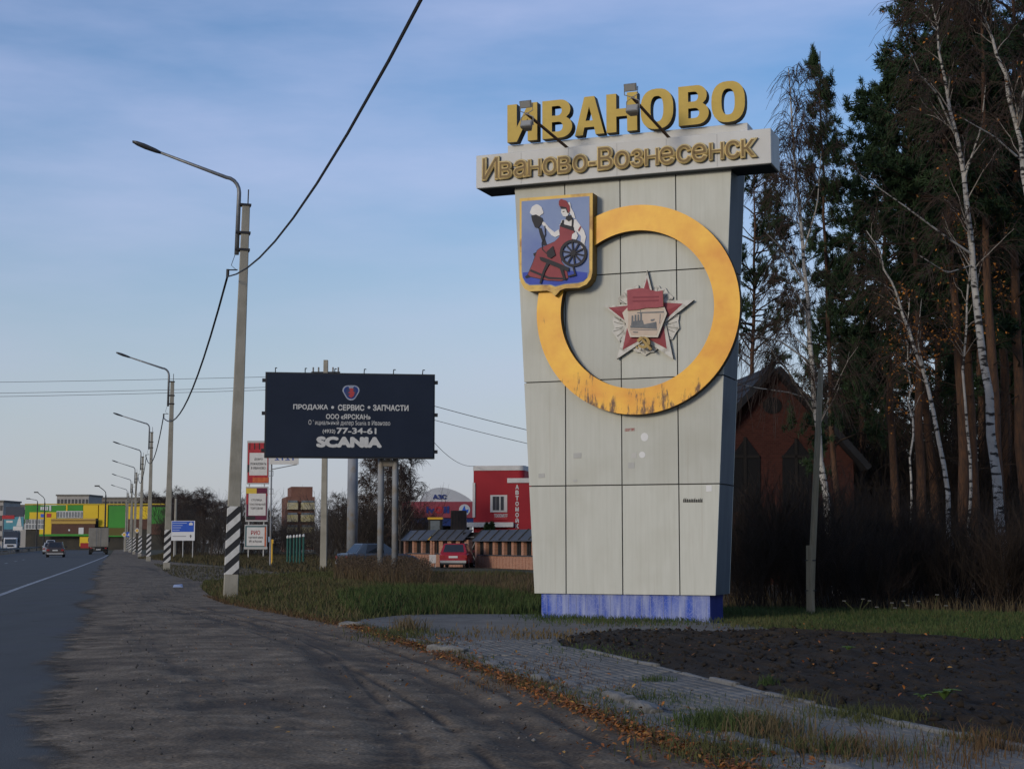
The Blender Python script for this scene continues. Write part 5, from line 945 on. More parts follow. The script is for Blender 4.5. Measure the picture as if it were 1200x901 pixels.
# evergreen pair by the ledge are in the planting below
Fi = Frame((at(515, 640, 175).x, 175, 0), -4); gs = thing('petrol_station', 'petrol station with red fascia, blue lettering and pale domed roof', 'petrol station', Fi.o, radians(4))
ZI = lambda x, y: (460 + x * .222, 500 + y * .222)
def iz(nm, x0, y0, x1, y1, w, mat, th=.3, par=gs):
    a = ZI(x0, y0); b_ = ZI(x1, y1); l0, l1, z0, z1 = Fi.rect(a[0], a[1], b_[0], b_[1], w); return MB().box(l0, l1, -w, -w + th, z0, z1).build(nm, mat, par)
m_ired = M('fascia_red', (.26, .05, .065), (.22, .04, .055), scale=.5, rough=.5); m_iblue = M('fascia_blue', (.012, .03, .13), rough=.5); m_dome = M('dome_pale', (.46, .48, .50), (.40, .42, .44), scale=.4, rough=.6)
iz('fascia', 40, 395, 430, 480, .2, m_ired, 8); iz('blue_band', 40, 482, 430, 522, 0, m_iblue, 7.5); iz('dark_shop', 60, 522, 420, 640, -3, m_dk, 4)
dm = MB(); a = Fi.pl(*ZI(140, 395)); b_ = Fi.pl(*ZI(425, 395)); tz = Fi.pl(*ZI(240, 320))[1]; ns = 14
rings = []
for y in (.3, 7.5):
    rings.append([(a[0] + (b_[0] - a[0]) * i / ns, y, a[1] + (tz - a[1]) * (sin(pi * min(1, (i / ns) ** .75)) ** .8 if 0 < i < ns else 0)) for i in range(ns + 1)])
dm.v = rings[0] + rings[1]; N_ = ns + 1
dm.f = [list(range(N_))[::-1], [N_ + i for i in range(N_)]] + [[i, i + 1, N_ + i + 1, N_ + i] for i in range(ns)]; dm.m = [0] * len(dm.f); dm.build('domed_roof', m_dome, gs)
def itext(s, x0, y0, x1, y1, mat, w=.22): a = Fi.pl(*ZI(x0, y1), w); b_ = Fi.pl(*ZI(x1, y0), w); lettering('lettering', s, (a[0] + b_[0]) / 2, -w - .02, (a[1] + b_[1]) / 2, 1, mat, gs, fat=.05, width=b_[0] - a[0], height=b_[1] - a[1], depth=.04)
m_ib = M('letter_blue', (.02, .035, .16), rough=.5); itext('АЗС', 212, 357, 285, 382, m_ib, -.2); itext('Iv', 178, 420, 222, 456, m_ib); itext('O', 224, 420, 264, 458, m_pr); itext('il', 268, 418, 300, 456, m_ib)
cc = Fi.pl(*ZI(380, 438), .22); MB().slab([(cc[0] + .62 * cos(q * pi / 10), cc[1] + .62 * sin(q * pi / 10)) for q in range(20)], -.25, -.19).build('logo_disc', m_dome, gs); MB().slab([(cc[0] - .4, cc[1] - .3), (cc[0], cc[1] + .5), (cc[0] + .1, cc[1]), (cc[0] + .45, cc[1] + .05), (cc[0] + .35, cc[1] - .35), (cc[0], cc[1] - .2)], -.28, -.24).build('logo_flame', m_sb, gs)
for x in (80, 200, 330, 415): p = Fi.pl(*ZI(x, 520), 0); MB().box(p[0] - .15, p[0] + .15, .6, .9, -.2, p[1]).build('column', m_dome, gs)
p = at(517, 640, 125); s = thing('brown_container', 'dark brown tall container standing behind the brick fence', 'container', (p.x, 125, 0)); h = at(537, 598, 125).z
l = at(528, 640, 125).x - p.x; r = at(546, 640, 125).x - p.x; MB().box(l, r, 0, 2.2, -.1, h).build('shell', M('container_brown', (.040, .030, .028), (.055, .04, .035), scale=1, rough=.7), s); [MB().box(l + (r - l) * q - .03, l + (r - l) * q + .03, -.05, 0, .2, h - .1).build('rib', m_dk, s) for q in (.1, .3, .5, .7, .9)]
p = at(511, 640, 118); s = thing('yellow_loader', 'small yellow loader cab peeking over the fence', 'loader', (p.x, 118, 0))
MB().box(-.7, .5, 0, 2, .6, 1.9).build('body', m_sy, s, bevel=.05); MB().box(-.6, .4, .4, 1.8, 1.9, 3.2).build('cab', m_dk, s, bevel=.05); MB().box(-.66, .46, .34, 1.86, 3.2, 3.35).build('cab_roof', m_sy, s); MB().box(-.45, .25, .37, .4, 2.0, 3.1).build('window', m_glz, s); [wheel_part(s, x, y, .55, .4) for x in (-.7, .5) for y in (.3, 1.8)]

m_brick = M('brick_orange', (.27, .115, .065), (.33, .15, .09), scale=6, rough=.9)
t, b = nodes(m_brick); bt_ = t.nodes.new('ShaderNodeTexBrick'); bt_.inputs['Scale'].default_value = 4; bt_.inputs['Color1'].default_value = (.34, .155, .09, 1); bt_.inputs['Color2'].default_value = (.44, .22, .14, 1); bt_.inputs['Mortar'].default_value = (.24, .20, .17, 1); tco = t.nodes.new('ShaderNodeTexCoord'); mm = t.nodes.new('ShaderNodeMapping'); mm.inputs['Rotation'].default_value = (pi / 2, 0, 0); t.links.new(tco.outputs['Object'], mm.inputs['Vector']); t.links.new(mm.outputs['Vector'], bt_.inputs['Vector']); t.links.new(bt_.outputs['Color'], b.inputs['Base Color'])
m_slate = M('roof_slate_blue', (.050, .056, .068), (.075, .08, .092), scale=2, rough=.55, metal=.2); m_lat = M('dark_lattice', (.014, .012, .011), rough=.8)
def brick_fence(label, a, b_, n, h=1.74, wall_h=.85):
    d = (b_ - a).normalized(); Ln = (b_ - a).length; f = thing('brick_fence', label, 'fence', a, math.atan2(d.y, d.x), 'brick fences with metal roofs'); st = Ln / n
    MB().box(0, Ln, -.1, .1, -.3, wall_h).build('base_wall', m_brick, f)
    for i in range(n * 3): x = (i + .5) * st / 3; MB().box(x - .07, x + .07, -.125, -.101, 0, wall_h - .05).build('brick_rib', m_brick, f)
    MB().box(-.05, Ln + .05, -.16, .16, wall_h, wall_h + .06).build('coping', m_slate, f)
    for i in range(n + 1): MB().box(i * st - .17, i * st + .17, -.18, .18, 0 if i in (0, n) else wall_h + .06, h).build('pillar', m_brick, f)
    for i in range(n):
        x0, x1 = i * st, (i + 1) * st; MB().box(x0 + .17, x1 - .17, .02, .06, wall_h + .06, h).build('infill', m_lat, f)
        for k_ in range(3): xx = x0 + .17 + (x1 - x0 - .34) * (k_ + 1) / 4; MB().box(xx - .02, xx + .02, -.04, .02, wall_h + .06, h).build('infill_bar', m_dark, f)
        sk = .30; lift = .62
        MB().add([(x0 + .02, -.45, h), (x1 - .02, -.45, h), (x1 - .02 + sk, .1, h + lift), (x0 + .02 + sk, .1, h + lift), (x0 + .02, -.45, h - .05), (x1 - .02, -.45, h - .05), (x1 - .02 + sk, .1, h + lift - .05), (x0 + .02 + sk, .1, h + lift - .05)], [(0, 1, 2, 3), (7, 6, 5, 4), (0, 4, 5, 1), (1, 5, 6, 2), (2, 6, 7, 3), (3, 7, 4, 0)]).build('roof_sheet', m_slate, f)
        MB().tube([(x0 + .02, -.45, h + .03), (x0 + .02 + sk, .1, h + lift + .03)], .035, 5).build('roof_seam', m_dk, f)
    return f
g1, g2 = at(561, 660, 96), at(640, 660, 86); g1.z = g2.z = -.15; brick_fence('right length of brick pillar fence with slate blue roofs, beside the monument', g1, g2, 7)
g1, g2 = at(477, 660, 104), at(508, 660, 99); g1.z = g2.z = -.1; brick_fence('left length of brick pillar fence with slate blue roofs, behind the red car', g1, g2, 3, 1.74)
g1, g2 = at(509, 660, 99), at(549, 660, 97); g1.z = g2.z = -.1; brick_fence('middle length of brick fence with roof and crossed gate, behind the red car', g1, g2, 4, 1.74)
g = at(555, 660, 97); s = thing('fence_gate', 'dark gate with crossed bars between the two brick fences', 'gate', (g.x - .3, 97, -.1)); [MB().tube(p_, .035, 5).build('bar', m_lampg, s) for p_ in ([(-.3, 0, .2), (.55, 0, 1.9)], [(.55, 0, .2), (-.3, 0, 1.9)], [(-.3, 0, .2), (.55, 0, .2)], [(-.3, 0, 1.9), (.55, 0, 1.9)])]; MB().box(-.35, .6, .04, .08, 0, 2.2).build('gate_leaf', m_lat, s)
s = thing('white_notice', 'white notice board leaning at the fence left of the red car', 'notice board', (at(507, 660, 95).x, 95, 0)); MB().box(-.2, .2, 0, .04, .25, .75).build('board', m_card, s); MB().box(-.17, -.13, .04, .08, -.1, .7).build('leg', m_alu, s); MB().box(.13, .17, .04, .08, -.1, .7).build('leg', m_alu, s)
# far apartment tower with yellow balconies and little gabled house
Fa = Frame((at(352, 640, 260).x, 260, 0), -12); ap = thing('brick_tower_block', 'far brown brick tower block with yellow balconies', 'building', Fa.o, radians(12)); m_fb = M('far_brick', (.16, .075, .055), (.20, .10, .07), scale=.6, rough=.9); m_bal = M('balcony_yellow', (.40, .33, .12), (.46, .42, .30), scale=.8, rough=.7)
l0, l1, z0, z1 = Fa.rect(335, 582, 369, 640); MB().box(l0, l1, 0, 12, -.2, z1).build('wall', m_fb, ap); l0b, l1b, _, z2 = Fa.rect(341, 570, 367, 640); MB().box(l0b, l1b, 1, 10, z1, z2).build('upper_storey', m_fb, ap)
for i in range(5):
    zz = z1 - .6 - i * 2.0
    for x0, x1 in ((l0 + .1, (l0 + l1) / 2 - .5), ((l0 + l1) / 2, l1 - .1)): bl = MB().box(x0, x1, -1.0, 0, zz - 1.5, zz - .4).build('balcony', m_bal, ap); MB().box(x0 + .1, x1 - .1, -.95, -.05, zz - .39, zz - .03).build('glazing', m_glz, bl)
p = at(255, 640, 190); s = thing('small_house', 'small far house with pale gable and dark roof behind bare trees', 'house', (p.x, 190, 0)); zb, zt, ze = 0, at(255, 606, 190).z, at(255, 617, 190).z; hw = 10 * 190 / F
MB().slab([(-hw, -.1), (hw, -.1), (hw, ze), (0, zt), (-hw, ze)], 0, 7).build('wall', M('house_pale', (.36, .35, .33), rough=.8), s)
for sg in (-1, 1): MB().add([(0, -.4, zt + .25), (sg * (hw + .5), -.4, ze - .1), (sg * (hw + .5), 7.4, ze - .1), (0, 7.4, zt + .25), (0, -.4, zt + .1), (sg * (hw + .5), -.4, ze - .25), (sg * (hw + .5), 7.4, ze - .25), (0, 7.4, zt + .1)], [(0, 1, 2, 3), (7, 6, 5, 4), (0, 4, 5, 1), (1, 5, 6, 2), (2, 6, 7, 3), (3, 7, 4, 0)]).build('roof', m_dk, s)
MB().box(-.4, .4, -.05, .1, ze - .6, ze + .5).build('window', m_wind, s)

# ------------------------------------------------------------------ red brick house in the wood, and the wooden pole
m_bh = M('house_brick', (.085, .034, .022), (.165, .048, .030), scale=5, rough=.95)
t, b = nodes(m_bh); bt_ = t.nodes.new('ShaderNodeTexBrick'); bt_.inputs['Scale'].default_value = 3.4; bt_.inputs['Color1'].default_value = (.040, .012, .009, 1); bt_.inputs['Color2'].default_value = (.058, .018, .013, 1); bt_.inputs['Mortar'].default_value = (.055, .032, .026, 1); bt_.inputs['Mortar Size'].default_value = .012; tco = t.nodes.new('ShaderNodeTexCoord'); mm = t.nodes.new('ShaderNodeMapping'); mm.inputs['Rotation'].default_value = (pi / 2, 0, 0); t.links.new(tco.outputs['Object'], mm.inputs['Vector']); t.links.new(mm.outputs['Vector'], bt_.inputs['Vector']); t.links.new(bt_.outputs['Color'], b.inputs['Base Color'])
HD = 56; Fh = Frame((at(906, 640, HD).x, HD, 0), -6); hs_ = thing('brick_house', 'dark red brick house with steep gable among the trees', 'house', Fh.o, radians(6))
ap_, el, er = Fh.pl(905, 436), Fh.pl(806, 560), Fh.pl(1000, 540); el = (2 * ap_[0] - er[0], er[1])
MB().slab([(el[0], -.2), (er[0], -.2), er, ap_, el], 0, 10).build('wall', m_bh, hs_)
m_hroof = M('house_roof', (.010, .011, .014), (.018, .019, .022), scale=2, rough=.7)
for e, sg in ((el, -1), (er, 1)):
    d = Vector((e[0] - ap_[0], 0, e[1] - ap_[1])).normalized(); nrm = Vector((-d.z * sg, 0, d.x * sg)); a = Vector((ap_[0], -.5, ap_[1])) + nrm * .03; c_e = Vector((e[0], -.5, e[1])) + d * .5 + nrm * .03
    MB().add([a, c_e, c_e + Vector((0, 11, 0)), a + Vector((0, 11, 0)), a + nrm * .22, c_e + nrm * .22, c_e + nrm * .22 + Vector((0, 11, 0)), a + nrm * .22 + Vector((0, 11, 0))], [(3, 2, 1, 0), (4, 5, 6, 7), (0, 1, 5, 4), (1, 2, 6, 5), (2, 3, 7, 6), (3, 0, 4, 7)]).build('roof_slope', m_hroof, hs_)
    n_ = 9
    for i in range(1, n_): q_ = a.lerp(c_e, i / n_) + nrm * .22; MB().box(-.02, .02, 0, 11, 0, .05).build('roof_batten', m_hroof, hs_).location = q_
def gwin(x0, x1, yb, yt, yp):
    P_ = [Fh.pl(x0, yb, .02), Fh.pl(x1, yb, .02), Fh.pl(x1, yt, .02), Fh.pl((x0 + x1) / 2, yp, .02), Fh.pl(x0, yt, .02)]; w_ = MB().slab(P_, -.03, .02).build('window', M('house_void', (.006, .006, .007), rough=.8), hs_)
    xm = (P_[0][0] + P_[1][0]) / 2; MB().box(xm - .05, xm + .05, -.06, -.03, P_[0][1], P_[3][1]).build('mullion', m_lat, w_); zt_ = P_[2][1]; MB().box(P_[0][0], P_[1][0], -.06, -.031, zt_ - .05, zt_ + .05).build('transom', m_lat, w_); MB().box(P_[0][0] - .1, P_[1][0] + .1, -.12, 0, P_[0][1] - .12, P_[0][1] - .002).build('sill', m_bh, w_)
gwin(857, 891, 600, 535, 512); gwin(917, 951, 600, 535, 514); ov = Fh.pl(905, 475, .02); MB().slab([(ov[0] + .35 * cos(q * pi / 8), ov[1] + .3 * sin(q * pi / 8)) for q in range(16)], -.03, .02).build('gable_vent', M('house_void', (.008,) * 3), hs_)
MB().box(el[0] + .05, er[0] - .05, -.06, -.002, 1.0, 1.2).build('brick_course', m_bh, hs_)
g = G(949, 721); s = thing('wooden_pole', 'weathered old wooden pole standing before the red brick house', 'pole', (g.x, g.y, 0)); m_wood = M('weathered_wood', (.20, .165, .105), (.28, .235, .155), scale=6, rough=.95, stretch=(4, 4, .3), bump=.5, bscale=12)
tp = at(962, 432, g.y); MB().tube([(0, 0, -.3), ((tp.x - g.x) * .2, 0, tp.z * .2), ((tp.x - g.x) * .6, 0, tp.z * .6), (tp.x - g.x, 0, tp.z)], [.072, .068, .062, .055], 10).build('shaft', m_wood, s, smooth=True); MB().hull([[(-.09, -.1, -.3), (.02, -.13, -.3), (.09, -.1, -.3), (.05, -.02, -.3)], [(-.07, -.1, 1.4), (.03, -.12, 1.4), (.08, -.09, 1.4), (.04, -.02, 1.4)]]).build('stub_post', m_wood, s); [MB().tube([(-.1, -.1, z), (.12, -.1, z)], .012, 5).build('wire_binding', m_dark, s) for z in (.5, 1.1)]

# ------------------------------------------------------------------ trees
m_pbark = M('pine_bark', (.055, .035, .025), (.12, .060, .032), scale=5, rough=.95, stretch=(3, 3, .6), bump=.7, bscale=14)
m_need = M('pine_needles', (.012, .028, .012), (.034, .060, .024), scale=.8, rough=.7, spec=.2, lo=.38, hi=.62)
m_birch = M('birch_bark', (.43, .41, .37), (.31, .29, .26), scale=3, rough=.8)
t, b = nodes(m_birch); tco = t.nodes.new('ShaderNodeTexCoord'); mm = t.nodes.new('ShaderNodeMapping'); mm.inputs['Scale'].default_value = (3, 3, 9); nn = t.nodes.new('ShaderNodeTexNoise'); nn.inputs['Scale'].default_value = 1.1; nn.inputs['Detail'].default_value = 5
rr_ = t.nodes.new('ShaderNodeValToRGB'); rr_.color_ramp.elements[0].position = .53; rr_.color_ramp.elements[1].position = .60; k = t.nodes.new('ShaderNodeMix'); k.data_type = 'RGBA'; k.inputs['B'].default_value = (.025, .022, .02, 1)
src = b.inputs['Base Color'].links[0].from_socket; t.links.new(tco.outputs['Object'], mm.inputs['Vector']); t.links.new(mm.outputs['Vector'], nn.inputs['Vector']); t.links.new(nn.outputs['Fac'], rr_.inputs['Fac']); t.links.new(src, k.inputs['A']); t.links.new(rr_.outputs['Color'], k.inputs['Factor']); t.links.new(k.outputs['Result'], b.inputs['Base Color'])
m_blimb = M('birch_limb', (.20, .17, .14), (.34, .31, .27), scale=4, rough=.85); m_twig = M('twig', (.040, .026, .020), (.060, .040, .030), scale=2, rough=.9); m_twig2 = M('grey_twig', (.050, .042, .036), (.075, .062, .052), scale=.5, rough=.95)
m_leafo = M('autumn_leaf', (.42, .17, .03), (.30, .11, .02), scale=3, rough=.8)

def pine(seed, H=20, cb=.42, Rm=3.2, nbr=64, narrow=False, dens=1.0):
    global rng; rng = np.random.default_rng(seed)
    k = 14; s = np.linspace(0, 1, k); tr = np.zeros((1, k, 3)); tr[0, :, 2] = s * H - .3 * (1 - s); tr[0, :, 0] = np.cumsum(rng.normal(size=k)) * .06 * H / 20; tr[0, :, 1] = np.cumsum(rng.normal(size=k)) * .06 * H / 20; tr[0, :, :2] -= tr[0, :1, :2]; tr[0, :, :2] -= tr[0, -1:, :2] * s[:, None]
    nt_ = NB(); nt_.tubes(tr, taper(1, k, H * .0105, .025), 9)
    trunk = nt_.mesh('trunk', m_pbark, True); c = NB()
    if narrow: prof = lambda t: Rm * (np.clip((1 - t) / (1 - cb), 0, 1) ** .75 * .95 + .08)
    else: prof = lambda t: Rm * (np.sin(np.clip((t - cb) / (1 - cb), 0, 1) * pi * .86 + .42) * .8 + .22)
    B, Lb, tb = grow(tr, nbr, cb, .985, prof, 1.35 if not narrow else 1.55, -.08 if not narrow else .12, 6, .07, .16 if not narrow else 0.02)
    dead, Ld, _ = grow(tr, 10, cb * .5, cb, 1.2, 1.5, .15, 5, .08); c.tubes(dead, taper(len(dead), 5, .02, .006), 3, 1)
    c.tubes(B, taper(len(B), 6, .012 + .013 * Lb, .008), 4, 1)
    S1, Ls, ts = grow(B, 9, .38, 1.0, .55, .95, -.10, 4, .08, .12, .7); Ls = Ls
    S1 = np.concatenate([S1, B[:, [3, 4, 4, 5]]])
    c.tubes(S1, taper(len(S1), 4, .011, .005), 3, 1)
    idx = np.repeat(np.arange(len(S1)), max(1, int(5 * dens))); tt = .25 + .75 * rng.random(len(idx)); p, tg = sample(S1, idx, tt)
    m = 12; N = len(p); d = unit(np.repeat(tg, m, 0) * .75 + rng.normal(size=(N * m, 3)) * .75 + np.array([0, 0, .22])); pp = np.repeat(p, m, 0) + rng.normal(size=(N * m, 3)) * .05
    ln = (.13 + .13 * rng.random(N * m))[:, None]; w = unit(np.cross(d, rng.normal(size=(N * m, 3)))) * .022
    c.tris(np.stack([pp - w, pp + w, pp + d * ln], 1), 0)
    return trunk, c.mesh('crown', [m_need, M('pine_twig', (.030, .021, .015), (.05, .034, .022), scale=3, rough=.95)])
def place_tree(name, meshes, label, loc, rz, sc, group, lean=(0, 0), cat='tree'):
    o = thing(name, label, cat, loc, rz, group); o.scale = (sc[0], sc[0], sc[1]); o.rotation_euler = (lean[0], lean[1], rz)
    for nm, me in zip(('trunk', 'crown', 'leaves'), meshes): link(nm, me, o)
    return o
PV = [pine(11, 20, .40, 3.0, 66), pine(12, 20, .50, 2.8, 58), pine(13, 20, .34, 3.3, 70), pine(14, 20, .25, 2.4, 84, True), pine(15, 20, .56, 3.4, 56)]
front = [(884, 190, 60, 2, 'pine right behind the monument, dark crown beside its slate side'), (990, 58, 50, 3, 'narrow dark conifer rising between the two tall birches'), (1050, 130, 52, 0, 'pine with straight reddish trunk just right of the brick house'), (1078, 70, 49, 1, 'pine with twin-looking reddish trunk left of the leaning birch'), (1098, 100, 56, 2, 'pine behind the leaning thin birch, trunk tilted right'),
         (1128, -20, 46, 4, 'tall pine whose crown leaves the top of the picture, left of the big birch'), (1150, 20, 52, 0, 'pine hidden behind the big birch trunk'), (1178, -60, 44, 1, 'tall reddish trunk pine near the right edge'), (1204, -80, 47, 2, 'pine at the right edge of the picture'), (1020, 235, 68, 3, 'smaller conifer behind the brick house, right of its roof')]
rp_ = random.Random(5)
for px_, top, d, v, lb in front:
    p = at(px_, 640, d); h = at(px_, top, d).z; place_tree('pine_tree', PV[v], lb, (p.x, d, 0), rp_.random() * 6.28, (h / 20 * (.62 if px_ == 990 else .85 if px_ < 1000 else 1.0), h / 20), 'pines at the edge of the wood', (rp_.gauss(0, .012), (.05 if px_ == 1098 else rp_.gauss(0, .012))))
for i in range(27):
    d = 54 + 56 * rp_.random(); px_ = rp_.uniform(1072, 1330); top = rp_.uniform(-20, 190) if px_ > 1090 else rp_.uniform(190, 330); p = at(px_, 640, d); h = min(24, at(px_, top, d).z); v = rp_.randrange(5)
    place_tree('pine_tree', PV[v], 'dark pine standing deeper in the wood behind the front trunks', (p.x, d, 0), rp_.random() * 6.28, (h / 20, h / 20), 'pines deeper in the wood')
for i in range(5):
    d = 62 + 30 * rp_.random(); px_ = 988 + i * 13; h = at(px_, rp_.uniform(300, 430), d).z; p = at(px_, 640, d)
    place_tree('young_conifer', PV[3], 'low young conifer filling the gap right of the brick house', (p.x, d, 0), rp_.random() * 6.28, (h / 16, h / 20), 'young conifers beside the house')

def birch(seed, path, r0, nb=26, blen=2.4, start=.35, tw=9, tw2=5, droop=.55, limbs=(), leaves=0, barkm=None, twr=1.0):
    """path: trunk points relative to the base"""
    global rng; rng = np.random.default_rng(seed); P = np.array(path, float); k = 18; s = np.linspace(0, len(P) - 1, k); tr = np.stack([np.interp(s, np.arange(len(P)), P[:, j]) for j in range(3)], 1)[None]
    tr[0, 1:-1] += rng.normal(size=(k - 2, 3)) * .03; n1 = NB(); n1.tubes(tr, taper(1, k, r0, .014), 9)
    for lp, r in limbs:
        Q = np.array(lp, float); s2 = np.linspace(0, len(Q) - 1, 10); Q = np.stack([np.interp(s2, np.arange(len(Q)), Q[:, j]) for j in range(3)], 1)[None]; n1.tubes(Q, taper(1, 10, r, .010), 6)
    trunk = n1.mesh('trunk', barkm or m_birch, True); c = NB(); H = P[-1, 2]
    B, Lb, tb = grow(tr, nb, start, .97, lambda t: blen * (1.15 - .75 * t), .75, .10, 7, .06, .35)
    if limbs:
        ex2 = np.concatenate([np.stack([np.interp(np.linspace(0, len(lp) - 1, 7), np.arange(len(lp)), np.array(lp)[:, j]) for j in range(3)], 1)[None] for lp, r in limbs]); B = np.concatenate([B, ex2]); Lb = np.concatenate([Lb, np.full(len(limbs), 1.2)])
    c.tubes(B, taper(len(B), 7, .006 + .008 * Lb, .005), 4, 1)
    T1, L1, _ = grow(B, tw, .2, 1, .75, .6, droop * .5, 5, .07, .1); c.tubes(T1, taper(len(T1), 5, .010 * twr, .006 * twr), 3, 0)
    T2, L2, _ = grow(T1, tw2, .2, 1, .60, .5, droop * 1.5, 5, .06, -.15); c.tubes(T2, taper(len(T2), 5, .0065 * twr, .0045 * twr), 3, 0)
    if leaves:
        idx = rng.integers(0, len(T2), leaves); p, tg = sample(T2, idx, rng.random(leaves)); d = unit(rng.normal(size=(leaves, 3))); w = unit(np.cross(d, rng.normal(size=(leaves, 3)))); e = d * .05; w = w * .025
        c.tris(np.concatenate([np.stack([p, p + e + w, p + 2 * e], 1), np.stack([p, p + 2 * e, p + e - w], 1)]), 2)
    return trunk, c.mesh('crown', [m_twig, m_blimb, m_leafo])
def rel(pts, d, dd=None): b0 = Vector((at(pts[0][0], 640, d).x, d, 0)); return b0, [tuple(at(px_, py_, d + (0 if dd is None else dd[i])) - b0) for i, (px_, py_) in enumerate(pts)]
def photo_birch(seed, pts, d, r0, label, limbs=(), **kw):
    b0, path = rel(pts, d); path[0] = (path[0][0], 0, -.2); lm = [([tuple(at(x, y, d - .5 * i) - b0) for i, (x, y) in enumerate(lp)], r) for lp, r in limbs]
    place_tree('birch_tree', birch(seed, path, r0, limbs=lm, **kw), label, b0, 0, (1, 1), 'birches at the edge of the wood')
photo_birch(21, [(982, 700), (974, 640), (966, 570), (957, 490), (951, 420), (943, 330), (936, 240), (930, 165), (924, 80)], 44, .125, 'tall bare birch with white trunk left of the conifer, beside the monument', limbs=[([(950, 425), (915, 400), (880, 392), (860, 402)], .03), ([(955, 470), (925, 460), (890, 455), (865, 450)], .025), ([(942, 330), (915, 290), (895, 270)], .03), ([(940, 300), (958, 240), (962, 180)], .03)], nb=38, blen=2.6, tw=10, tw2=6, droop=.7)
photo_birch(22, [(1182, 712), (1172, 600), (1161, 500), (1150, 400), (1142, 310), (1130, 225), (1114, 135), (1102, 65), (1092, 5)], 40, .145, 'biggest birch with bright white trunk in front of the dark pines', limbs=[([(1141, 300), (1105, 275), (1062, 243), (1008, 205)], .035), ([(1142, 310), (1110, 320), (1078, 300)], .02), ([(1128, 215), (1150, 150), (1155, 100)], .03), ([(1120, 160), (1098, 110), (1080, 90), (1066, 60)], .03)], nb=26, blen=2.2, leaves=120)
photo_birch(23, [(1122, 706), (1113, 600), (1101, 515), (1086, 445), (1068, 395), (1050, 345), (1035, 305), (1015, 270)], 42, .075, 'thin birch leaning left with bent white trunk', nb=14, blen=1.5, tw=7, tw2=4, limbs=[([(1086, 445), (1075, 400), (1080, 350)], .02)])
photo_birch(24, [(1240, 715), (1228, 480), (1212, 300), (1199, 190), (1186, 120), (1168, 62), (1150, 20), (1140, -30)], 38, .10, 'birch leaning in from the right edge, seen only high up', limbs=[([(1199, 190), (1165, 160), (1130, 140)], .03), ([(1190, 140), (1205, 90), (1200, 40)], .03)], nb=22, blen=2.0, leaves=80)
photo_birch(25, [(1140, 700), (1136, 560), (1128, 440), (1135, 350), (1140, 280), (1150, 230)], 45, .05, 'slim young birch with orange autumn leaves before the pines', nb=16, blen=1.5, tw=7, tw2=4, leaves=700, start=.4)
photo_birch(26, [(1070, 700), (1066, 600), (1070, 500), (1062, 420), (1066, 350)], 46, .04, 'slim young birch with a few orange leaves left of the leaning birch', nb=12, blen=1.2, tw=6, tw2=4, leaves=500, start=.4)

# bare trees far behind the billboard and along the horizon
BV = []
for i in range(3):
    H = 10; path = [(0, 0, -.2), (.1, .05, 2.5), (-.05, .1, 5), (.15, 0, 7.5), (.1, .1, 10)]; BV.append(birch(40 + i, path, .13, nb=34, blen=2.8, start=.2, tw=9, tw2=5, droop=.35, barkm=m_twig2 if i else m_birch, twr=1.9))
def fatten(v): return v
for px_, top, d, v, lb in [(446, 505, 118, 0, 'white-stemmed bare birch left in the group behind the billboard posts'), (462, 500, 124, 0, 'white-stemmed bare birch in the middle of the group behind the billboard posts'), (479, 530, 120, 1, 'bare dark tree right in the group behind the billboard posts'), (432, 540, 130, 1, 'bare dark tree left of the thick steel column'), (470, 545, 112, 2, 'bare bushy tree between the two thin billboard posts'), (455, 530, 130, 2, 'bare bushy tree just left of the thin billboard posts'), (400, 590, 135, 2, 'bare tree between the utility pole and the thick column')]:
    p = at(px_, 640, d); h = at(px_, top, d).z; place_tree('bare_tree', BV[v], lb, (p.x, d, 0), rp_.random() * 6, (h / 10, h / 10), 'bare trees behind the billboard')
for i in range(44):
    px_ = 196 + (486 - 196) * (i + rp_.random()) / 44; d = rp_.uniform(170, 290); top = rp_.uniform(574, 602) if px_ < 300 else rp_.uniform(616, 626) if 322 < px_ < 382 else rp_.uniform(580, 612); p = at(px_, 640, d); h = at(px_, top, d).z
    place_tree('bare_tree', BV[rp_.choice((1, 2))], 'leafless tree in the far tree line on the horizon', (p.x, d, 0), rp_.random() * 6, (h / 10 * 1.5, h / 10), 'leafless trees along the horizon')
for i in range(14):
    px_ = 122 + i * 6; d = 345 + 60 * rp_.random(); h = at(px_, rp_.uniform(574, 588), d).z; p = at(px_, 640, d); place_tree('bare_tree', BV[1 + i % 2], 'leafless tree showing above the shopping centre roof', (p.x, d + 40, 0), i, (h / 10 * 1.4, h / 9), 'leafless trees above the shopping centre')
for x, lb in ((198, 'left'), (235, 'right')):
    a = ZC(x, 500); p = at(a[0], 640, 132); h = at(a[0], 540 + (468 if x == 235 else 476) * 140 / 901, 132).z; rng = np.random.default_rng(int(x)); n = 2600; u_ = rng.random(n); an = rng.random(n) * 2 * pi; r = .75 * (1 - u_) ** .8 * np.sqrt(rng.random(n)); q = np.stack([r * np.cos(an), r * np.sin(an), .3 + u_ * (h - .3)], 1); dd = unit(rng.normal(size=(n, 3)) + [0, 0, .6]); w = unit(np.cross(dd, rng.normal(size=(n, 3)))) * .05
    c = NB(); c.tris(np.stack([q - w, q + w, q + dd * .28], 1)); t_ = NB(); t_.tubes(np.array([[(0, 0, -.1), (0, 0, h * .6)]], float), np.array([[.06, .03]]), 6); place_tree('thuja', (t_.mesh('trunk', m_pbark), c.mesh('crown', m_need)), 'small dark conical evergreen by the car wash ledge, %s of two' % lb, (p.x, 132, 0), 0, (1, 1), 'evergreens by the car wash')

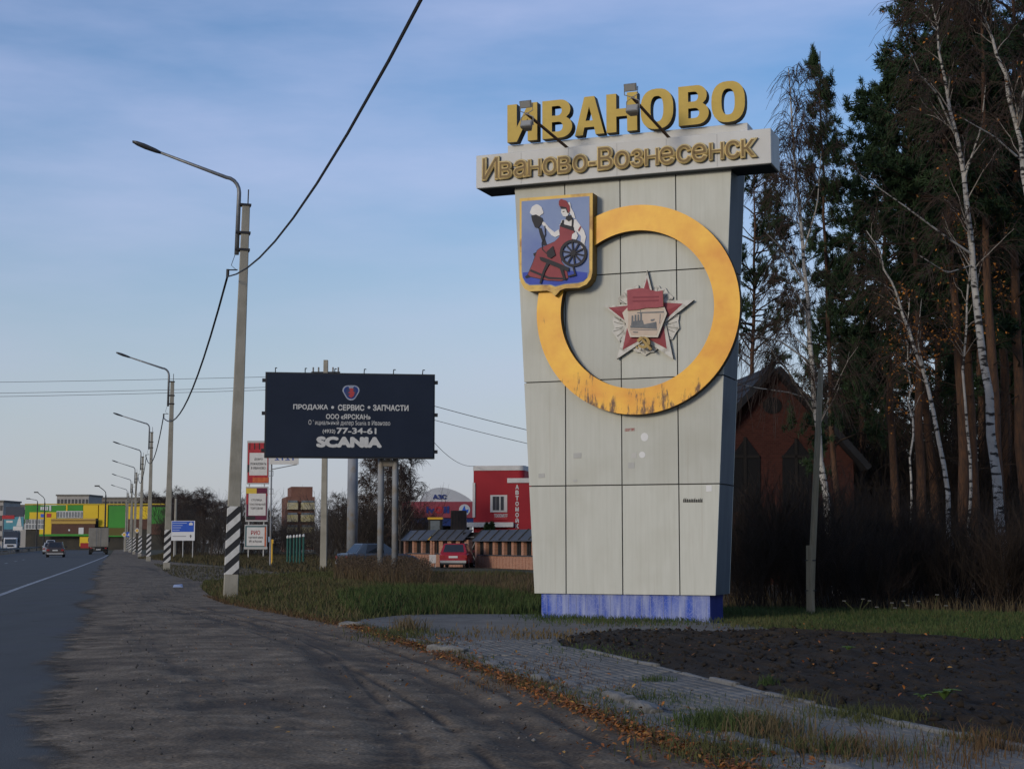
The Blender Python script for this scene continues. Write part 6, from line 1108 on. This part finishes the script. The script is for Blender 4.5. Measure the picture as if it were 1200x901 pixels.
# ------------------------------------------------------------------ thicket at the foot of the wood (one mass)
rng = np.random.default_rng(77); protos = []
for v in range(5):
    nb = NB(); n0 = 13; base = rng.normal(size=(n0, 3)) * .25; base[:, 2] = -.1; d = unit(np.c_[rng.normal(size=(n0, 2)) * .28, np.ones(n0)]); Ln = rng.uniform(1.7, 3.3, n0); s = np.linspace(0, 1, 6); P = base[:, None] + d[:, None] * (Ln[:, None] * s)[..., None]; P += np.cumsum(rng.normal(size=P.shape) * .05, axis=1)
    nb.tubes(P, taper(n0, 6, .016, .004), 3); C1, L1, _ = grow(P, 7, .2, .95, .9, .6, -.05, 4, .08, .3); nb.tubes(C1, taper(len(C1), 4, .008, .003), 3); C2, L2, _ = grow(C1, 4, .2, 1, .5, .6, 0, 3, .08, .2); nb.tubes(C2, taper(len(C2), 3, .005, .003), 3); protos.append(nb.arrays())
th_ = NB()
def put_bush(x, y, s, v):
    V, T, m = protos[v]; a = rng.random() * 6.28; W_ = V * s; th_.raw(np.stack([W_[:, 0] * cos(a) - W_[:, 1] * sin(a) + x, W_[:, 0] * sin(a) + W_[:, 1] * cos(a) + y, W_[:, 2]], 1), T, v % 2)
for i in range(150):
    px_ = rng.uniform(848, 1330); d = 33.5 + 15 * rng.random() ** 1.4
    if px_ < 870 and d < 36: d = 37
    top = rng.uniform(560, 640); p = at(px_, 640, d); h = at(px_, top, d).z; put_bush(p.x, d, max(.45, h / 3.2), rng.integers(5))
for i in range(46):
    px_ = rng.uniform(1010, 1330); d = rng.uniform(56, 84); p = at(px_, 640, d); put_bush(p.x, d, at(px_, rng.uniform(430, 540), d).z / 3.2, rng.integers(5))
stuff(th_.build('thicket', [M('thicket_twig', (.026, .018, .012), (.045, .030, .020), scale=1, rough=.95), M('thicket_twig_dark', (.016, .012, .009), (.030, .021, .014), scale=1, rough=.95)]), 'dark brown leafless thicket at the foot of the wood', 'thicket')
th_ = NB()
for i in range(90):
    px_ = rng.uniform(196, 500); d = rng.uniform(118, 165) if px_ > 350 else rng.uniform(158, 200); d = max(d, 157) if 280 < px_ < 322 or 194 < px_ < 234 else d; p = at(px_, 640, d); h = at(px_, rng.uniform(600, 628) if not 322 < px_ < 378 else rng.uniform(620, 630), d).z; put_bush(p.x, d, h / 2.2, rng.integers(5))
stuff(th_.build('far_bushes', [m_twig2, M('far_twig', (.035, .028, .022), rough=.95)]), 'brown leafless bushes along the far edge of the field', 'bushes')

# ------------------------------------------------------------------ grass, weeds, leaves
rng = np.random.default_rng(99)
m_g1 = M('grass_green', (.030, .055, .014), (.055, .078, .022), scale=.5, rough=.9); m_g2 = M('grass_olive', (.052, .062, .020), (.080, .078, .028), scale=.5, rough=.9); m_g3 = M('grass_straw', (.120, .092, .048), (.085, .064, .032), scale=.7, rough=.95); m_g4 = M('grass_rust', (.085, .052, .025), (.11, .068, .032), scale=.8, rough=.95)
def grass_obj(name, label, groups, mats):
    nb = NB()
    for pts, h, w, mi, lean, zf in groups: nb.tris(blades(pts, h, w, lean, 0, zf(pts) if zf else 0.0), mi)
    return stuff(nb.build(name, mats), label, 'grass')
vz = lambda p: verge_z(np.c_[p, np.zeros(len(p))]) - .01
lush = gpoly([(236, 692), (262, 709), (320, 721), (400, 737), (432, 727), (630, 721), (632, 702), (440, 694), (300, 684)]); deep = gpoly([(400, 722), (425, 727), (500, 724), (632, 722), (634, 706), (450, 702), (395, 712)])
vp = scatter(vpoly, 26000); lp_ = scatter(lush, 16000); dp = scatter(deep, 12000)
grass_obj('verge_grass', 'green and olive grass on the verge round the nearest lamp post', [(vp, .16, .022, 1, .6, vz), (lp_, .17, .020, 1, .6, vz), (dp, .24, .020, 0, .5, vz), (scatter(lush, 5000), .22, .018, 2, .7, vz), (scatter(gpoly([(236, 700), (262, 710), (330, 724), (400, 738), (408, 732), (300, 712)]), 3500), .12, .018, 3, .8, None)], [m_g1, m_g2, m_g3, m_g4])
weeds = gpoly([(392, 688), (470, 698), (505, 698), (500, 680), (470, 673), (398, 672)]); weeds2 = gpoly([(470, 698), (560, 704), (634, 702), (634, 684), (560, 684), (480, 682)])
rng = np.random.default_rng(3); gw = []
nbw = NB(); nbw.tris(blades(scatter(weeds, 8000), .50, .02, .5, 0, .1), 0); nbw.tris(blades(scatter(weeds, 4000), .55, .02, .6, 0, .1), 1); nbw.tris(blades(scatter(weeds, 2500), .75, .02, .4, 0, .1), 2); nbw.tris(blades(scatter(weeds2, 6000), .28, .02, .5, 0, .1), 0); nbw.tris(blades(scatter(weeds2, 3500), .24, .02, .6, 0, .1), 3); nbw.tris(blades(scatter(weeds2, 1500), .40, .02, .5, 0, .1), 2)
sp_ = scatter(weeds, 900); hp = np.repeat(np.c_[sp_, .55 + .35 * rng.random(900)], 14, 0) + rng.normal(size=(900 * 14, 3)) * .05; dd = unit(rng.normal(size=hp.shape)) * .035; ww = unit(np.cross(dd, rng.normal(size=hp.shape))) * .018; nbw.tris(np.stack([hp - ww, hp + ww, hp + dd], 1), 2)
stuff(nbw.build('dry_weeds', [m_g3, m_g4, M('weed_head', (.060, .042, .028), (.095, .068, .042), scale=1, rough=.95), m_g2]), 'tall dry brown weeds between the billboard posts and the monument', 'weeds')
field = gpoly([(160, 655), (300, 667), (336, 676), (462, 674), (466, 652), (200, 648)]); nbf = NB()
f1 = scatter(field, 16000); nbf.tris(blades(f1, .22, .06, .5), 1); nbf.tris(blades(scatter(field, 10000), .25, .05, .5), 0); nbf.tris(blades(scatter(gpoly([(180, 662), (300, 668), (330, 676), (310, 680), (236, 684), (200, 676)]), 3500), .15, .03, .5), 0)
stuff(nbf.build('field_grass', [M('field_olive', (.048, .048, .020), (.070, .060, .028), scale=.2, rough=.95), M('field_straw', (.085, .066, .034), (.062, .052, .026), scale=.2, rough=.95)]), 'short dull olive grass of the field beyond the shoulder', 'grass')
rs_ = gpoly([(846, 714), (1000, 716), (1300, 724), (1300, 764), (1200, 757), (1060, 751), (950, 745), (905, 745), (850, 735)]); near = gpoly([(850, 735), (905, 745), (945, 746), (1080, 752), (1080, 744), (940, 732), (850, 722)])
grass_obj('wood_edge_grass', 'strip of green grass between the soil bed and the wood', [(scatter(rs_, 30000), .10, .018, 0, .6, None), (scatter(rs_, 6000), .13, .016, 1, .6, None), (scatter(near, 4000), .10, .016, 1, .7, None), (scatter(gpoly([(846, 714), (1300, 724), (1300, 718), (846, 708)]), 1200), .30, .012, 2, .6, None)], [m_g1, m_g2, m_g3])
# tufts on the path, by the kerb and at the foot of the monument
def clump(px_, py_, n, rx, ry=None): g = G(px_, py_); return np.c_[g.x + rng.normal(size=n) * rx, g.y + rng.normal(size=n) * (ry or rx)]
T = []
for px_, py_, n, rx, h, mi in [(865, 868, 900, .20, .14, 0), (840, 862, 500, .18, .12, 0), (985, 892, 260, .26, .12, 3), (1030, 902, 200, .25, .13, 2), (950, 893, 260, .18, .11, 1), (1100, 912, 160, .3, .12, 3), (1010, 896, 200, .25, .11, 0), (1000, 850, 500, .22, .09, 1), (1025, 858, 300, .25, .08, 1), (935, 831, 160, .12, .10, 1), (770, 808, 160, .10, .08, 0), (1140, 883, 200, .15, .09, 1), (905, 836, 160, .2, .07, 2), (770, 832, 500, .28, .06, 0), (730, 825, 400, .25, .06, 1), (640, 792, 260, .3, .06, 3), (700, 812, 200, .3, .05, 3), (520, 758, 200, .4, .06, 3), (470, 750, 500, .35, .10, 1), (478, 745, 200, .12, .22, 2), (600, 748, 260, .5, .07, 4), (640, 752, 220, .35, .07, 4), (705, 770, 300, .35, .06, 0), (730, 776, 200, .3, .05, 1), (690, 731, 900, .55, .09, 0), (655, 727, 700, .3, .10, 0), (780, 732, 700, .5, .07, 0), (730, 733, 500, .5, .07, 1), (880, 738, 500, .4, .1, 1), (868, 724, 300, .3, .15, 0), (1060, 855, 120, .1, .1, 1), (850, 896, 500, .25, .1, 1), (905, 878, 300, .15, .2, 2), (900, 812, 120, .06, .1, 0), (600, 812, 300, .3, .06, 3), (1165, 893, 300, .2, .15, 3)]:
    T.append((clump(px_, py_, n, rx, rx * (2.0 if py_ < 800 else 1.2)), h, .008 + .006 * (py_ < 800), mi, .8, lambda p: np.full(len(p), .07)))
KP = [G(*p) for p in KL]; kpts = np.array([(p.x, p.y) for p in KP])
def along(n, off, sp): i = rng.integers(0, len(kpts) - 1, n); u_ = rng.random(n)[:, None]; a = kpts[i] + (kpts[i + 1] - kpts[i]) * u_; d = unit(kpts[i + 1] - kpts[i]); nrm = np.c_[-d[:, 1], d[:, 0]]; return a + nrm * (off + rng.normal(size=n) * sp)[:, None] if np.ndim(off) == 0 else a
zk = lambda p: np.full(len(p), .05)
T += [(along(1500, .08, .10), .08, .010, 3, .9, zk), (along(1600, .10, .10), .09, .010, 1, .8, zk), (along(800, .2, .15), .07, .010, 0, .8, zk)]
grass_obj('path_tufts', 'scattered grass tufts growing through path and kerb', T, [m_g1, m_g2, m_g3, m_g4, M('grass_gold', (.15, .10, .03), (.11, .075, .025), scale=1, rough=.95)])
def leaf_tris(p, sz, z):
    n = len(p); c = np.c_[p, z + .012 + .03 * rng.random(n) ** 2]; a = rng.random(n) * 6.28; tl = rng.normal(size=(n, 2)) * .35; d = unit(np.c_[np.cos(a), np.sin(a), tl[:, 0]]) * (sz * (.6 + .8 * rng.random(n)))[:, None]; w = unit(np.c_[-np.sin(a), np.cos(a), tl[:, 1]]) * np.linalg.norm(d, axis=1, keepdims=True) * .42
    up_ = np.array([0, 0, 1]) * np.linalg.norm(d, axis=1, keepdims=True) * .25
    A_, B_, C_, D_, E_, F_ = c - d, c - d * .2 + w + up_, c + d * .5 + w * .7 + up_, c + d, c + d * .5 - w * .7 + up_, c - d * .2 - w + up_
    return np.concatenate([np.stack(x, 1) for x in ((A_, F_, B_), (F_, E_, B_), (B_, E_, C_), (C_, E_, D_))])
lv = NB(); cols = [(.42, .16, .035), (.30, .10, .028), (.19, .085, .03), (.50, .27, .06), (.12, .06, .028)]
for mi, (n, c) in enumerate(zip((600, 700, 700, 180, 500), cols)):
    a = along(n * 2, -.03, .08); lv.tris(leaf_tris(a, .026, .06), mi); s2 = along(n // 5, -.2, .35); lv.tris(leaf_tris(s2, .022, .055), mi)
    q = clump(800, 878, n // 9, .4, .6); lv.tris(leaf_tris(q, .026, .055), mi); q = clump(880, 895, n // 8, .4, .4); lv.tris(leaf_tris(q, .026, .055), mi)
    vpt = along(n // 6, .35, .3); lv.tris(leaf_tris(vpt, .024, .09), mi); sl = scatter(spoly, n // 6); lv.tris(leaf_tris(sl, .026, .18), mi); e2 = scatter(gpoly([(300, 718), (330, 722), (400, 738), (420, 736), (330, 716)]), n // 9); lv.tris(leaf_tris(e2, .03, .05), mi)
for mi in (0, 2, 3): lv.tris(leaf_tris(scatter(gpoly([(300, 720), (560, 800), (830, 900), (200, 900), (150, 700)]), 30), .022, .055), mi)
stuff(lv.build('fallen_leaves', [M('leaf_%d' % i, c, tuple(x * .65 for x in c), scale=6, rough=.8) for i, c in enumerate(cols)]), 'orange and brown fallen leaves heaped along the kerb', 'leaves')
# litter and little plants
for x, y, col, nm in ((501 * 1, 0, 0, 0),): pass
m_leafg = M('weed_leaf', (.05, .10, .018), (.075, .12, .03), scale=5, rough=.8)
for px_, py_, s_, lb in ((1107, 842, .13, 'bright green weed rosette on the black soil near the right edge'), (1082, 842, .07, 'small pale green weed left of the bright green rosette on the soil'), (995, 778, .08, 'small green weed in the middle of the black soil bed')):
    g = G(px_, py_); n = 14; o = thing('weed_plant', lb, 'plant', (g.x, g.y, .16), 0, 'weeds on the soil bed')
    for i in range(9):
        a = i * 2.4; l_ = s_ * random.uniform(.7, 1.2); V = [(0, 0, 0), (l_ * .5 * cos(a) - l_ * .25 * sin(a), l_ * .5 * sin(a) + l_ * .25 * cos(a), l_ * .6), (l_ * cos(a), l_ * sin(a), l_ * .55), (l_ * .5 * cos(a) + l_ * .25 * sin(a), l_ * .5 * sin(a) - l_ * .25 * cos(a), l_ * .6)]
        MB().add(V + [(x, y, z - .004) for x, y, z in V], [(0, 1, 2, 3), (7, 6, 5, 4), (0, 4, 5, 1), (1, 5, 6, 2), (2, 6, 7, 3), (3, 7, 4, 0)]).build('leaf', m_leafg, o)
for px_, py_, h, lb in ((1006, 718, .42, 'leftmost'), (1042, 720, .36, 'second'), (1068, 722, .4, 'third'), (1094, 719, .45, 'rightmost')):
    g = G(px_, py_ + 8); o = thing('umbel_flower', 'white flowering weed at the wood edge, %s from the left' % lb if lb not in ('leftmost', 'rightmost') else '%s white flowering weed at the wood edge' % lb, 'flower', (g.x, g.y, 0), 0, 'white umbels at the wood edge'); st_ = MB()
    for i in range(3):
        a = random.uniform(-.25, .25); b_ = random.uniform(-.2, .2); hh = h * random.uniform(.6, 1.1); st_.tube([(0, 0, -.05), (a * .4, b_ * .4, hh * .6), (a, b_, hh)], .006, 4)
        hd_ = MB()
        for q in range(7): an = q * .9; x, y = a + .028 * cos(an) * (q > 0), b_ + .028 * sin(an) * (q > 0); hd_.hull([[(x + .009 * cos(k_ * pi / 2.5), y + .009 * sin(k_ * pi / 2.5), hh + z) for k_ in range(5)] for z in (0, .016)])
        hd_.build('flower_head', M('umbel_white', (.13, .13, .12), rough=.8), o)
    st_.build('stem', m_g2, o)
for px_, py_, col, lb in ((209, 690, (.25, .32, .48), 'pale blue scrap of litter on the dirt by the second lamp post'), (722, 848, (.10, .22, .45), 'blue bottle cap scrap among the leaves by the kerb')):
    g = G(px_, py_); o = thing('litter_scrap', lb, 'litter', (g.x, g.y, .06)); s_ = .16 if py_ < 700 else .03; MB().hull([[(-s_, -s_ * .6, 0), (s_, -s_ * .5, 0), (s_ * .8, s_ * .6, 0), (-s_ * .7, s_ * .5, 0)], [(-s_ * .8, -s_ * .4, s_ * .5), (s_ * .5, -s_ * .5, s_ * .3), (s_ * .7, s_ * .3, s_ * .6), (-s_ * .6, s_ * .4, s_ * .2)]]).build('crumpled_film', M('litter_%d' % px_, col, rough=.4), o)
# small stones lying on the shoulder
nb = NB(); sp_ = scatter(gpoly([(150, 700), (236, 700), (400, 740), (820, 900), (60, 900)]), 2600); 
for c in sp_: s_ = .004 + .014 * random.random() ** 4; nb.raw(oct_ * s_ * (1 + .3 * rng.normal(size=(6, 3))) + np.array([c[0], c[1], .052]), otri, random.choice((0, 0, 0, 1)))
stuff(nb.build('gravel', [M('grit_dark', (.06, .056, .052), rough=1), M('grit_pale', (.20, .19, .175), rough=1)]), 'fine grit and small stones strewn over the dirt shoulder', 'gravel')
